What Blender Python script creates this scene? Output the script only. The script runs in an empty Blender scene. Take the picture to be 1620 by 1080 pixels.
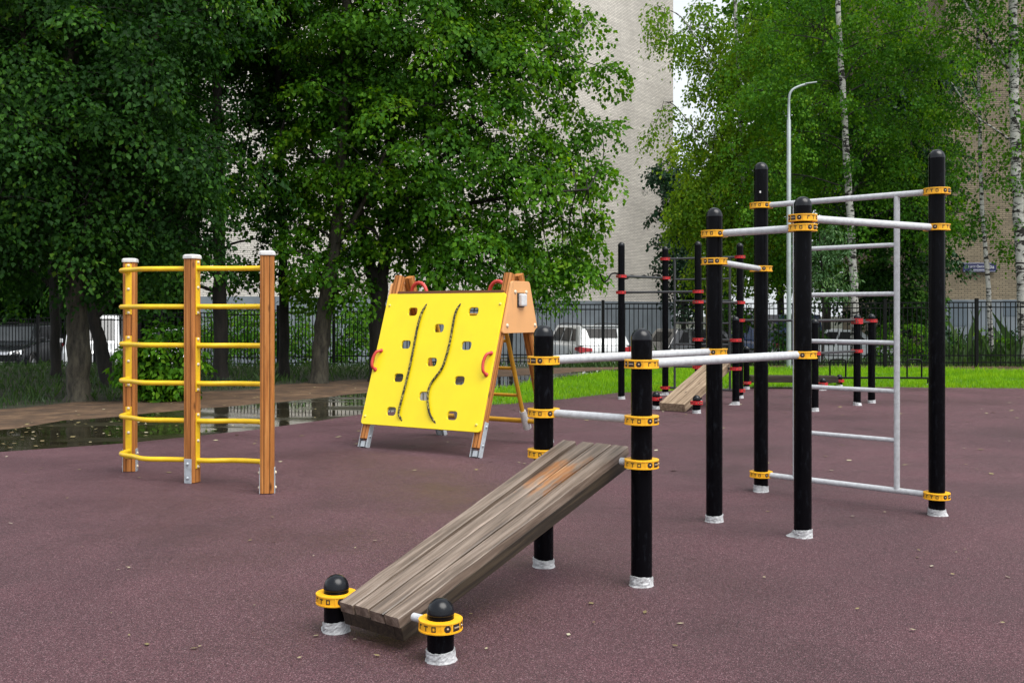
import bpy, bmesh, math, random
import numpy as np
from mathutils import Vector, Matrix, noise as mnoise

random.seed(7)
RNG = np.random.default_rng(11)
R = math.radians
scene = bpy.context.scene
COL = scene.collection
# ------------------------------------------------------------------ survey of the place (camera height, focal length, horizon)
CAMH, FOC, CX, HY = 1.4, 1665.0, 810.0, 495.0
def G(x, y):
    d = CAMH * FOC / (y - HY)
    return ((x - CX) * d / FOC, d)
def W(x, y, d):
    return Vector(((x - CX) * d / FOC, d, CAMH + (HY - y) * d / FOC))

# ------------------------------------------------------------------ materials
def mat(name):
    m = bpy.data.materials.new(name); m.use_nodes = True
    nt = m.node_tree
    return m, nt, nt.nodes, nt.links, nt.nodes['Principled BSDF']
def simple(name, col, rough=.5, metal=0, spec=.5, coat=0, vary=.0, vscale=8, bump=0, bscale=60):
    m, nt, N, L, p = mat(name)
    p.inputs['Base Color'].default_value = (*col, 1)
    p.inputs['Roughness'].default_value = rough
    p.inputs['Metallic'].default_value = metal
    p.inputs['Specular IOR Level'].default_value = spec
    p.inputs['Coat Weight'].default_value = coat
    tc = N.new('ShaderNodeTexCoord')
    if vary:
        n = N.new('ShaderNodeTexNoise'); n.inputs['Scale'].default_value = vscale; n.inputs['Detail'].default_value = 6
        L.new(tc.outputs['Object'], n.inputs['Vector'])
        r = N.new('ShaderNodeValToRGB')
        r.color_ramp.elements[0].position = .3; r.color_ramp.elements[1].position = .7
        r.color_ramp.elements[0].color = (*[c * (1 - vary) for c in col], 1)
        r.color_ramp.elements[1].color = (*[min(1, c * (1 + vary * .6)) for c in col], 1)
        L.new(n.outputs['Fac'], r.inputs['Fac']); L.new(r.outputs['Color'], p.inputs['Base Color'])
        mr = N.new('ShaderNodeMapRange'); mr.inputs['To Min'].default_value = rough * .75; mr.inputs['To Max'].default_value = min(1, rough * 1.35)
        L.new(n.outputs['Fac'], mr.inputs['Value']); L.new(mr.outputs['Result'], p.inputs['Roughness'])
    if bump:
        b = N.new('ShaderNodeBump'); b.inputs['Strength'].default_value = bump; b.inputs['Distance'].default_value = .01
        n2 = N.new('ShaderNodeTexNoise'); n2.inputs['Scale'].default_value = bscale; n2.inputs['Detail'].default_value = 4
        L.new(tc.outputs['Object'], n2.inputs['Vector']); L.new(n2.outputs['Fac'], b.inputs['Height']); L.new(b.outputs['Normal'], p.inputs['Normal'])
    return m
def ramp(N, stops):
    r = N.new('ShaderNodeValToRGB'); e = r.color_ramp.elements
    while len(e) < len(stops): e.new(.5)
    for i, (pos, c) in enumerate(stops):
        e[i].position = pos; e[i].color = (*c, 1)
    return r
def wood(name, dark, mid, light, scale=14, stretch=.06, knots=True, rough=.6, stain=None, spec=.35, grain=.55):
    m, nt, N, L, p = mat(name)
    tc = N.new('ShaderNodeTexCoord'); oi = N.new('ShaderNodeObjectInfo')
    add = N.new('ShaderNodeVectorMath'); add.operation = 'ADD'
    sc = N.new('ShaderNodeVectorMath'); sc.operation = 'SCALE'; sc.inputs['Scale'].default_value = 1
    comb = N.new('ShaderNodeCombineXYZ')
    mul = N.new('ShaderNodeMath'); mul.operation = 'MULTIPLY'; mul.inputs[1].default_value = 37
    L.new(oi.outputs['Random'], mul.inputs[0]); L.new(mul.outputs[0], comb.inputs[0]); L.new(mul.outputs[0], comb.inputs[1])
    L.new(tc.outputs['Object'], add.inputs[0]); L.new(comb.outputs[0], add.inputs[1])
    mp = N.new('ShaderNodeMapping'); mp.inputs['Scale'].default_value = (stretch, 1, 1)
    L.new(add.outputs[0], mp.inputs['Vector'])
    n = N.new('ShaderNodeTexNoise'); n.inputs['Scale'].default_value = scale * 3; n.inputs['Detail'].default_value = 8; n.inputs['Roughness'].default_value = .65
    n.inputs['Distortion'].default_value = .6
    L.new(mp.outputs[0], n.inputs['Vector'])
    r = ramp(N, [(.28, dark), (.48, mid), (.72, light)])
    L.new(n.outputs['Fac'], r.inputs['Fac'])
    out = r.outputs['Color']
    mpf = N.new('ShaderNodeMapping'); mpf.inputs['Scale'].default_value = (stretch * .5, 1, 1); L.new(add.outputs[0], mpf.inputs['Vector'])
    nf = N.new('ShaderNodeTexNoise'); nf.inputs['Scale'].default_value = scale * 14; nf.inputs['Detail'].default_value = 5; nf.inputs['Roughness'].default_value = .7; L.new(mpf.outputs[0], nf.inputs['Vector'])
    fr_ = ramp(N, [(.30, (.30, .27, .25)), (.40, (.78, .77, .76)), (.6, (1.05, 1.05, 1.05)), (.75, (1.25, 1.25, 1.26))]); L.new(nf.outputs['Fac'], fr_.inputs['Fac'])
    mf = N.new('ShaderNodeMix'); mf.data_type = 'RGBA'; mf.blend_type = 'MULTIPLY'; mf.inputs[0].default_value = grain; L.new(out, mf.inputs[6]); L.new(fr_.outputs['Color'], mf.inputs[7]); out = mf.outputs[2]
    if knots:
        mp2 = N.new('ShaderNodeMapping'); mp2.inputs['Scale'].default_value = (3.0, 9, 9)
        L.new(add.outputs[0], mp2.inputs['Vector'])
        v = N.new('ShaderNodeTexVoronoi'); v.inputs['Scale'].default_value = 1.0
        L.new(mp2.outputs[0], v.inputs['Vector'])
        kr = ramp(N, [(.05, (0, 0, 0)), (.14, (1, 1, 1))])
        L.new(v.outputs['Distance'], kr.inputs['Fac'])
        mx = N.new('ShaderNodeMix'); mx.data_type = 'RGBA'
        L.new(kr.outputs['Color'], mx.inputs[0]); mx.inputs[6].default_value = (*[c * .45 for c in dark], 1); L.new(out, mx.inputs[7])
        out = mx.outputs[2]
    if stain:
        # worn, rusty patch with its own shape, at local x = stain[0]
        sx = N.new('ShaderNodeSeparateXYZ'); L.new(tc.outputs['Object'], sx.inputs[0])
        d = N.new('ShaderNodeMath'); d.operation = 'SUBTRACT'; d.inputs[1].default_value = stain[0]; L.new(sx.outputs[0], d.inputs[0])
        a = N.new('ShaderNodeMath'); a.operation = 'ABSOLUTE'; L.new(d.outputs[0], a.inputs[0])
        n3 = N.new('ShaderNodeTexNoise'); n3.inputs['Scale'].default_value = 13; n3.inputs['Detail'].default_value = 5
        mp3 = N.new('ShaderNodeMapping'); mp3.inputs['Scale'].default_value = (.6, 1.6, 1.6); L.new(add.outputs[0], mp3.inputs['Vector']); L.new(mp3.outputs[0], n3.inputs['Vector'])
        ad = N.new('ShaderNodeMath'); ad.operation = 'MULTIPLY_ADD'; ad.inputs[1].default_value = .75; L.new(n3.outputs['Fac'], ad.inputs[0]); L.new(a.outputs[0], ad.inputs[2])
        sr = ramp(N, [(.43, (1, 1, 1)), (.56, (0, 0, 0))])
        L.new(ad.outputs[0], sr.inputs['Fac'])
        mu = N.new('ShaderNodeMath'); mu.operation = 'MULTIPLY'; mu.inputs[1].default_value = stain[1]; L.new(sr.outputs['Color'], mu.inputs[0])
        mx2 = N.new('ShaderNodeMix'); mx2.data_type = 'RGBA'; L.new(mu.outputs[0], mx2.inputs[0]); L.new(out, mx2.inputs[6])
        r4 = ramp(N, [(.3, (.11, .042, .014)), (.55, (.30, .135, .05)), (.75, (.42, .26, .14))]); L.new(n.outputs['Fac'], r4.inputs['Fac']); L.new(r4.outputs['Color'], mx2.inputs[7])
        out = mx2.outputs[2]
    L.new(out, p.inputs['Base Color'])
    p.inputs['Roughness'].default_value = rough; p.inputs['Specular IOR Level'].default_value = spec
    b = N.new('ShaderNodeBump'); b.inputs['Strength'].default_value = .5; b.inputs['Distance'].default_value = .004
    L.new(n.outputs['Fac'], b.inputs['Height']); L.new(b.outputs['Normal'], p.inputs['Normal'])
    return m
def leafmat(name, stops, trans=.3, rough=.42, spec=.5):
    m, nt, N, L, p = mat(name)
    g = N.new('ShaderNodeNewGeometry'); at = N.new('ShaderNodeAttribute'); at.attribute_name = 'tint'
    mi = N.new('ShaderNodeMath'); mi.operation = 'MULTIPLY_ADD'; mi.inputs[1].default_value = .45
    L.new(g.outputs['Random Per Island'], mi.inputs[0])
    m2 = N.new('ShaderNodeMath'); m2.operation = 'MULTIPLY'; m2.inputs[1].default_value = .55; L.new(at.outputs['Fac'], m2.inputs[0])
    L.new(m2.outputs[0], mi.inputs[2])
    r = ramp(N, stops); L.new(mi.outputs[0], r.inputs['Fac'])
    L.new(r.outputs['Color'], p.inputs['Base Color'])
    p.inputs['Roughness'].default_value = rough; p.inputs['Specular IOR Level'].default_value = spec
    t = N.new('ShaderNodeBsdfTranslucent')
    hs = N.new('ShaderNodeHueSaturation'); hs.inputs['Hue'].default_value = .485; hs.inputs['Saturation'].default_value = 1.15; hs.inputs['Value'].default_value = 1.5
    L.new(r.outputs['Color'], hs.inputs['Color']); L.new(hs.outputs['Color'], t.inputs['Color'])
    ms = N.new('ShaderNodeMixShader'); ms.inputs[0].default_value = trans
    L.new(p.outputs[0], ms.inputs[1]); L.new(t.outputs[0], ms.inputs[2])
    L.new(ms.outputs[0], N['Material Output'].inputs['Surface'])
    return m
def bark(name, a, b, scale=9, birch=False):
    m, nt, N, L, p = mat(name)
    tc = N.new('ShaderNodeTexCoord'); mp = N.new('ShaderNodeMapping')
    L.new(tc.outputs['Object'], mp.inputs['Vector'])
    n = N.new('ShaderNodeTexNoise'); n.inputs['Detail'].default_value = 7; n.inputs['Roughness'].default_value = .7
    if birch:
        mp.inputs['Scale'].default_value = (2.2, 2.2, 5.5); n.inputs['Scale'].default_value = 1.5; n.inputs['Detail'].default_value = 4; n.inputs['Distortion'].default_value = .8
        r = ramp(N, [(.455, a), (.51, b), (.75, tuple(min(1, c * 1.1) for c in b))])
    else:
        mp.inputs['Scale'].default_value = (1, 1, .22); n.inputs['Scale'].default_value = scale
        r = ramp(N, [(.35, a), (.65, b)])
    L.new(mp.outputs[0], n.inputs['Vector']); L.new(n.outputs['Fac'], r.inputs['Fac']); L.new(r.outputs['Color'], p.inputs['Base Color'])
    p.inputs['Roughness'].default_value = .85
    bp = N.new('ShaderNodeBump'); bp.inputs['Strength'].default_value = .3 if birch else .9; bp.inputs['Distance'].default_value = .02
    L.new(n.outputs['Fac'], bp.inputs['Height']); L.new(bp.outputs['Normal'], p.inputs['Normal'])
    return m
def brick(name, c1, c2, mortar, bw=.25, bh=.077, msize=.011):
    m, nt, N, L, p = mat(name)
    uv = N.new('ShaderNodeUVMap'); uv.uv_map = 'UVMap'
    b = N.new('ShaderNodeTexBrick'); b.inputs['Scale'].default_value = 1
    b.inputs['Brick Width'].default_value = bw; b.inputs['Row Height'].default_value = bh; b.inputs['Mortar Size'].default_value = msize
    b.inputs['Mortar Smooth'].default_value = .3; b.inputs['Bias'].default_value = -.1
    b.inputs['Color1'].default_value = (*c1, 1); b.inputs['Color2'].default_value = (*c2, 1); b.inputs['Mortar'].default_value = (*mortar, 1)
    L.new(uv.outputs[0], b.inputs['Vector'])
    n = N.new('ShaderNodeTexNoise'); n.inputs['Scale'].default_value = .35; n.inputs['Detail'].default_value = 8; L.new(uv.outputs[0], n.inputs['Vector'])
    mp = N.new('ShaderNodeMapping'); mp.inputs['Scale'].default_value = (.4, 8, 1); L.new(uv.outputs[0], mp.inputs['Vector'])
    n2 = N.new('ShaderNodeTexNoise'); n2.inputs['Scale'].default_value = .8; n2.inputs['Detail'].default_value = 6; L.new(mp.outputs[0], n2.inputs['Vector'])
    ad = N.new('ShaderNodeMath'); ad.operation = 'ADD'; L.new(n.outputs['Fac'], ad.inputs[0]); L.new(n2.outputs['Fac'], ad.inputs[1])
    mr = N.new('ShaderNodeMapRange'); mr.inputs['From Min'].default_value = .7; mr.inputs['From Max'].default_value = 1.3; mr.inputs['To Min'].default_value = .78; mr.inputs['To Max'].default_value = 1.1
    L.new(ad.outputs[0], mr.inputs['Value'])
    mx = N.new('ShaderNodeMix'); mx.data_type = 'RGBA'; mx.blend_type = 'MULTIPLY'; mx.inputs[0].default_value = 1
    L.new(b.outputs['Color'], mx.inputs[6]); L.new(mr.outputs['Result'], mx.inputs[7])
    L.new(mx.outputs[2], p.inputs['Base Color']); p.inputs['Roughness'].default_value = .85
    bp = N.new('ShaderNodeBump'); bp.inputs['Strength'].default_value = .6; bp.inputs['Distance'].default_value = .01; bp.invert = True
    L.new(b.outputs['Fac'], bp.inputs['Height']); L.new(bp.outputs['Normal'], p.inputs['Normal'])
    return m
def rubber():
    m, nt, N, L, p = mat('maroon_rubber_granules')
    tc = N.new('ShaderNodeTexCoord')
    v = N.new('ShaderNodeTexVoronoi'); v.inputs['Scale'].default_value = 270; L.new(tc.outputs['Object'], v.inputs['Vector'])
    sp = N.new('ShaderNodeSeparateColor'); L.new(v.outputs['Color'], sp.inputs['Color'])
    r = ramp(N, [(0, (.018, .006, .009)), (.28, (.052, .0172, .0238)), (.7, (.087, .0312, .0405)), (.91, (.136, .062, .075)), (1, (.26, .165, .18))])
    L.new(sp.outputs[0], r.inputs['Fac'])
    v2 = N.new('ShaderNodeTexNoise'); v2.inputs['Scale'].default_value = 55; v2.inputs['Detail'].default_value = 4; L.new(tc.outputs['Object'], v2.inputs['Vector'])
    n = N.new('ShaderNodeTexNoise'); n.inputs['Scale'].default_value = .7; n.inputs['Detail'].default_value = 7; n.inputs['Roughness'].default_value = .6; L.new(tc.outputs['Object'], n.inputs['Vector'])
    ad = N.new('ShaderNodeMath'); ad.operation = 'MULTIPLY_ADD'; ad.inputs[1].default_value = .9; L.new(v2.outputs['Fac'], ad.inputs[0]); L.new(n.outputs['Fac'], ad.inputs[2])
    mr = N.new('ShaderNodeMapRange'); mr.inputs['From Min'].default_value = .6; mr.inputs['From Max'].default_value = 1.3; mr.inputs['To Min'].default_value = .62; mr.inputs['To Max'].default_value = 1.38
    L.new(ad.outputs[0], mr.inputs['Value'])
    mx = N.new('ShaderNodeMix'); mx.data_type = 'RGBA'; mx.blend_type = 'MULTIPLY'; mx.inputs[0].default_value = 1
    L.new(r.outputs['Color'], mx.inputs[6]); L.new(mr.outputs['Result'], mx.inputs[7])
    nd = N.new('ShaderNodeTexNoise'); nd.inputs['Scale'].default_value = .33; nd.inputs['Detail'].default_value = 5; nd.inputs['Distortion'].default_value = 1.2; L.new(tc.outputs['Object'], nd.inputs['Vector'])
    dr = ramp(N, [(.36, (.80, .78, .80)), (.52, (1, 1, 1)), (.66, (1.0, 1.0, 1.0)), (.74, (1.14, 1.13, 1.13))]); L.new(nd.outputs['Fac'], dr.inputs['Fac'])
    mxd = N.new('ShaderNodeMix'); mxd.data_type = 'RGBA'; mxd.blend_type = 'MULTIPLY'; mxd.inputs[0].default_value = 1
    L.new(mx.outputs[2], mxd.inputs[6]); L.new(dr.outputs['Color'], mxd.inputs[7]); L.new(mxd.outputs[2], p.inputs['Base Color'])
    rr = N.new('ShaderNodeMapRange'); rr.inputs['From Min'].default_value = .35; rr.inputs['From Max'].default_value = .65; rr.inputs['To Min'].default_value = .48; rr.inputs['To Max'].default_value = .82
    L.new(n.outputs['Fac'], rr.inputs['Value']); L.new(rr.outputs['Result'], p.inputs['Roughness'])
    p.inputs['Specular IOR Level'].default_value = .5
    b = N.new('ShaderNodeBump'); b.inputs['Strength'].default_value = .9; b.inputs['Distance'].default_value = .004
    L.new(v.outputs['Distance'], b.inputs['Height']); L.new(b.outputs['Normal'], p.inputs['Normal'])
    return m
def earth(name, stops, scale=3, rough=.9, wet=False, fine=60):
    m, nt, N, L, p = mat(name)
    tc = N.new('ShaderNodeTexCoord')
    n = N.new('ShaderNodeTexNoise'); n.inputs['Scale'].default_value = scale; n.inputs['Detail'].default_value = 10; n.inputs['Roughness'].default_value = .7
    L.new(tc.outputs['Object'], n.inputs['Vector'])
    r = ramp(N, stops); L.new(n.outputs['Fac'], r.inputs['Fac']); L.new(r.outputs['Color'], p.inputs['Base Color'])
    p.inputs['Roughness'].default_value = rough
    n2 = N.new('ShaderNodeTexNoise'); n2.inputs['Scale'].default_value = fine; n2.inputs['Detail'].default_value = 5; L.new(tc.outputs['Object'], n2.inputs['Vector'])
    b = N.new('ShaderNodeBump'); b.inputs['Strength'].default_value = .8; b.inputs['Distance'].default_value = .02
    L.new(n2.outputs['Fac'], b.inputs['Height']); L.new(b.outputs['Normal'], p.inputs['Normal'])
    if wet:
        nw = N.new('ShaderNodeTexNoise'); nw.inputs['Scale'].default_value = .9; nw.inputs['Detail'].default_value = 6
        mp = N.new('ShaderNodeMapping'); mp.inputs['Scale'].default_value = (.45, 1.4, 1); L.new(tc.outputs['Object'], mp.inputs['Vector']); L.new(mp.outputs[0], nw.inputs['Vector'])
        rr = ramp(N, [(.38, (.40, .40, .40)), (.46, (.12, .12, .12)), (.52, (.035, .035, .035))]); L.new(nw.outputs['Fac'], rr.inputs['Fac']); L.new(rr.outputs['Color'], p.inputs['Roughness'])
        bs = ramp(N, [(.36, (.14, .14, .14)), (.48, (.0, .0, .0))]); L.new(nw.outputs['Fac'], bs.inputs['Fac']); L.new(bs.outputs['Color'], b.inputs['Strength'])
        p.inputs['IOR'].default_value = 1.33; p.inputs['Specular IOR Level'].default_value = .6
    return m

def posts_black():
    m, nt, N, L, p = mat('black_enamel_with_drips')
    tc = N.new('ShaderNodeTexCoord'); oi = N.new('ShaderNodeObjectInfo')
    mul = N.new('ShaderNodeVectorMath'); mul.operation = 'MULTIPLY_ADD'; mul.inputs[1].default_value = (1, 1, .3)
    cb = N.new('ShaderNodeCombineXYZ'); ml = N.new('ShaderNodeMath'); ml.operation = 'MULTIPLY'; ml.inputs[1].default_value = 51
    L.new(oi.outputs['Random'], ml.inputs[0]); L.new(ml.outputs[0], cb.inputs[2]); L.new(ml.outputs[0], cb.inputs[0])
    L.new(tc.outputs['Object'], mul.inputs[0]); L.new(cb.outputs[0], mul.inputs[2])
    n = N.new('ShaderNodeTexNoise'); n.inputs['Scale'].default_value = 42; n.inputs['Detail'].default_value = 6; n.inputs['Roughness'].default_value = .7; L.new(mul.outputs[0], n.inputs['Vector'])
    r = ramp(N, [(.54, (.0025, .0025, .0035)), (.68, (.007, .008, .011)), (.8, (.035, .04, .05))]); L.new(n.outputs['Fac'], r.inputs['Fac']); L.new(r.outputs['Color'], p.inputs['Base Color'])
    rr = ramp(N, [(.45, (.16, .16, .16)), (.65, (.3, .3, .3))]); L.new(n.outputs['Fac'], rr.inputs['Fac']); L.new(rr.outputs['Color'], p.inputs['Roughness'])
    b = N.new('ShaderNodeBump'); b.inputs['Strength'].default_value = .12; b.inputs['Distance'].default_value = .004; L.new(n.outputs['Fac'], b.inputs['Height']); L.new(b.outputs['Normal'], p.inputs['Normal'])
    p.inputs['Specular IOR Level'].default_value = .07
    return m

M = {}
M['black'] = posts_black()
M['cap'] = simple('black_plastic_cap', (.002, .003, .006), .25, spec=.36, vary=.3, vscale=30)
M['clamp'] = simple('amber_plastic', (.86, .43, .012), .38, vary=.16, vscale=25)
M['red_clamp'] = simple('red_plastic', (.55, .022, .025), .38, vary=.14, vscale=25)
M['ink'] = simple('dark_recess', (.018, .010, .008), .6)  # lettering, plus raised patches whose dark colour stands for shade in recesses
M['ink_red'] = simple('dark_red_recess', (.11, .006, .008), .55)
M['zinc'] = simple('zinc_bolt', (.42, .33, .24), .4, metal=.7)
M['bar'] = simple('white_painted_tube', (.50, .515, .54), .42, vary=.16, vscale=35, bump=.25, bscale=200)
M['dark_bar'] = simple('dark_grey_tube', (.03, .032, .035), .3, spec=.7, vary=.2, vscale=30)
M['wrap'] = simple('torn_plastic_film', (.46, .47, .485), .42, vary=.30, vscale=24, bump=.6, bscale=55)
M['glulam'] = wood('oiled_pine', (.23, .078, .016), (.42, .155, .034), (.56, .245, .068), scale=12, stretch=.05, rough=.5)
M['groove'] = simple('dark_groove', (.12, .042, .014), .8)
M['weathered'] = wood('weathered_grey_plank', (.036, .024, .016), (.155, .114, .085), (.33, .265, .22), scale=10, stretch=.05, rough=.42, spec=.6, grain=1)
M['worn'] = wood('weathered_plank_with_rust_stain', (.036, .025, .018), (.16, .119, .090), (.34, .27, .22), scale=10, stretch=.05, rough=.40, spec=.6, grain=1, stain=(1.34, .97))
M['beamdark'] = wood('dark_wet_beam', (.010, .007, .005), (.026, .019, .013), (.065, .048, .03), scale=12, stretch=.05, rough=.55)
M['freshplank'] = wood('pale_plank', (.10, .065, .04), (.25, .18, .12), (.40, .31, .22), scale=10, stretch=.05, rough=.7)
M['yellow_panel'] = simple('yellow_plastic_board', (.88, .69, .008), .36, vary=.045, vscale=5, bump=.05, bscale=300)
def scuffs(m, col, scale, lo, hi, strength):
    nt = m.node_tree; N = nt.nodes; L = nt.links; p = N['Principled BSDF']; src = p.inputs['Base Color'].links[0].from_socket
    tc = N.new('ShaderNodeTexCoord'); mp = N.new('ShaderNodeMapping'); mp.inputs['Scale'].default_value = (1, 1, .35); L.new(tc.outputs['Object'], mp.inputs['Vector'])
    n = N.new('ShaderNodeTexNoise'); n.inputs['Scale'].default_value = scale; n.inputs['Detail'].default_value = 9; n.inputs['Roughness'].default_value = .75; L.new(mp.outputs[0], n.inputs['Vector'])
    r = ramp(N, [(lo, (0, 0, 0)), (hi, (strength,) * 3)]); L.new(n.outputs['Fac'], r.inputs['Fac'])
    mx = N.new('ShaderNodeMix'); mx.data_type = 'RGBA'; L.new(r.outputs['Color'], mx.inputs[0]); L.new(src, mx.inputs[6]); mx.inputs[7].default_value = (*col, 1); L.new(mx.outputs[2], p.inputs['Base Color'])
scuffs(M['yellow_panel'], (.42, .33, .05), 9, .60, .78, .32)
M['peach_panel'] = simple('peach_plastic_board', (.70, .36, .145), .4, vary=.05, vscale=6)
M['yellow_tube'] = simple('yellow_powder_coat', (.78, .50, .012), .36, vary=.1, vscale=14, bump=.1, bscale=120)
M['ochre_tube'] = simple('ochre_powder_coat', (.62, .32, .02), .4, vary=.1, vscale=14)
M['redplastic'] = simple('red_handle_plastic', (.52, .045, .035), .4, vary=.12, vscale=12)
M['bracket'] = simple('galvanised_bracket', (.44, .48, .52), .42, metal=.25, vary=.2, vscale=20)
M['boltcap'] = simple('cream_bolt_cap', (.62, .53, .40), .4)
M['boltyel'] = simple('yellow_bolt_cap', (.74, .60, .12), .4)
M['capwhite'] = simple('white_plastic_cap', (.6, .6, .6), .5, vary=.12, vscale=40)
M['rope'] = None
M['lampmetal'] = simple('galvanised_pole', (.30, .345, .35), .5, metal=.2, vary=.14, vscale=6)
M['fence'] = simple('black_fence_paint', (.004, .0045, .005), .5, spec=.15, vary=.3, vscale=9)
M['rubber'] = rubber()
M['dirt'] = earth('damp_sandy_dirt', [(.3, (.022, .012, .006)), (.5, (.075, .040, .019)), (.72, (.17, .102, .055))], 2.3, .9, fine=14)
M['wet'] = earth('rainwater_over_asphalt', [(.3, (.010, .009, .005)), (.55, (.026, .023, .013)), (.75, (.050, .044, .028))], 2.5, .1, wet=True, fine=25)
M['soil'] = earth('soil_with_moss', [(.3, (.012, .012, .006)), (.55, (.028, .032, .012)), (.75, (.06, .055, .03))], 2.2, .95)
M['lawnbase'] = earth('turf', [(.3, (.04, .09, .012)), (.7, (.10, .22, .02))], 6, .95)
M['asphalt'] = earth('wet_asphalt', [(.3, (.055, .057, .06)), (.7, (.12, .122, .125))], 1.5, .3, fine=80)
M['kerbstone'] = simple('concrete_kerb', (.32, .32, .31), .8, vary=.25, vscale=5)
M['bricks'] = brick('cream_silicate_brick', (.755, .715, .65), (.61, .575, .525), (.26, .245, .225))
M['bricks2'] = brick('tan_brick', (.27, .22, .145), (.185, .15, .10), (.075, .065, .05))  # brick tone lowered: tree shade over this wall is put into the colour
M['plinth'] = simple('blue_grey_plinth_paint', (.17, .20, .23), .75, vary=.2, vscale=1.5)
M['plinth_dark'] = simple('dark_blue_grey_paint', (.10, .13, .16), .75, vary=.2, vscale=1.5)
M['frame_white'] = simple('white_window_frame', (.62, .64, .66), .45)
M['glass'] = simple('window_glass', (.018, .024, .03), .06, spec=.8)
M['carglass'] = simple('car_glass', (.012, .012, .013), .16, spec=.12)
M['windscreen'] = simple('windscreen_glass', (.03, .034, .038), .1, spec=.6)
M['carwhite'] = simple('white_car_paint', (.66, .68, .70), .22, coat=.8)
M['carblack'] = simple('black_car_paint', (.012, .013, .016), .16, coat=1.0)
M['carblue'] = simple('blue_car_paint', (.02, .06, .22), .25, coat=.8)
M['tyre'] = simple('tyre_rubber', (.012, .012, .012), .8)
M['rim'] = simple('alloy_rim', (.4, .41, .43), .3, metal=.7)
M['taillight'] = simple('red_lamp_lens', (.38, .012, .018), .15, spec=.7)
M['headlight'] = simple('clear_lamp_lens', (.62, .66, .70), .1, spec=.9)
M['trim'] = simple('black_plastic_trim', (.016, .016, .017), .5)
M['chrome'] = simple('chrome', (.7, .7, .72), .15, metal=1)
M['plate'] = simple('white_number_plate', (.6, .6, .6), .45)
M['plate_ink'] = simple('number_plate_ink', (.05, .05, .05), .6)
M['sign'] = simple('navy_enamel', (.012, .014, .075), .3)
M['signwhite'] = simple('sign_white', (.62, .64, .7), .5)
M['sticker'] = simple('white_sticker', (.75, .75, .75), .5)
M['barkdark'] = bark('linden_bark', (.004, .0035, .003), (.022, .018, .014))
M['barkmoss'] = bark('mossy_grey_bark', (.010, .009, .006), (.075, .066, .046), 11)
M['birch'] = bark('birch_bark', (.016, .014, .012), (.46, .45, .42), birch=True)
M['leaf_dark'] = leafmat('linden_leaf_dark', [(.0, (.006, .026, .005)), (.45, (.016, .060, .009)), (.8, (.045, .135, .013)), (1, (.12, .22, .02))], .36, .6, .14)  # darker copy of the linden leaf; the left row's canopy shade is in its green
M['leaf_mid'] = leafmat('linden_leaf', [(.0, (.014, .058, .005)), (.4, (.040, .135, .008)), (.75, (.10, .25, .011)), (1, (.21, .36, .018))], .42, .6, .14)
M['leaf_birch'] = leafmat('birch_leaf', [(.0, (.020, .080, .010)), (.45, (.055, .172, .014)), (.8, (.125, .29, .020)), (1, (.24, .37, .03))], .42, .6, .12)
M['leaf_yellow'] = leafmat('yellow_green_leaf', [(.0, (.05, .14, .010)), (.45, (.115, .24, .014)), (.8, (.21, .34, .02)), (1, (.33, .41, .04))], .42, .6, .12)
M['leaf_spruce'] = leafmat('dark_blue_green_leaf', [(.0, (.006, .024, .012)), (.6, (.014, .050, .020)), (1, (.032, .085, .024))], .2, .5, .24)
M['leaf_rowan'] = leafmat('pale_rowan_leaf', [(.0, (.03, .09, .03)), (.6, (.07, .16, .05)), (1, (.13, .23, .07))], .3, .5, .26)
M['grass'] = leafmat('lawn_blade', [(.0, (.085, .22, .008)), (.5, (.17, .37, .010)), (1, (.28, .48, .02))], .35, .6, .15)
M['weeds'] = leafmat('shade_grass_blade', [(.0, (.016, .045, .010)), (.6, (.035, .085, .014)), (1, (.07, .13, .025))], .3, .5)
M['litter'] = leafmat('fallen_leaf', [(.0, (.10, .07, .03)), (.5, (.26, .22, .10)), (1, (.5, .47, .38))], .1, .6)
def ropemat():
    m, nt, N, L, p = mat('braided_black_yellow_rope')
    tc = N.new('ShaderNodeTexCoord')
    w = N.new('ShaderNodeTexVoronoi'); w.inputs['Scale'].default_value = 95; L.new(tc.outputs['Object'], w.inputs['Vector'])
    sp = N.new('ShaderNodeSeparateColor'); L.new(w.outputs['Color'], sp.inputs['Color'])
    r = ramp(N, [(.66, (.014, .013, .009)), (.72, (.30, .25, .05))]); L.new(sp.outputs[0], r.inputs['Fac'])
    L.new(r.outputs['Color'], p.inputs['Base Color']); p.inputs['Roughness'].default_value = .8
    b = N.new('ShaderNodeBump'); b.inputs['Strength'].default_value = .9; b.inputs['Distance'].default_value = .004; L.new(w.outputs['Distance'], b.inputs['Height']); L.new(b.outputs['Normal'], p.inputs['Normal'])
    return m
M['rope'] = ropemat()
scuffs(M['bricks'], (.33, .31, .285), .22, .5, .8, .7)
scuffs(M['peach_panel'], (.40, .24, .12), 7, .58, .75, .5); scuffs(M['clamp'], (.40, .21, .03), 30, .60, .78, .4); scuffs(M['yellow_tube'], (.40, .27, .05), 22, .58, .72, .6); scuffs(M['bar'], (.30, .29, .28), 40, .58, .7, .6); scuffs(M['bracket'], (.22, .20, .17), 18, .55, .72, .6)

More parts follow.
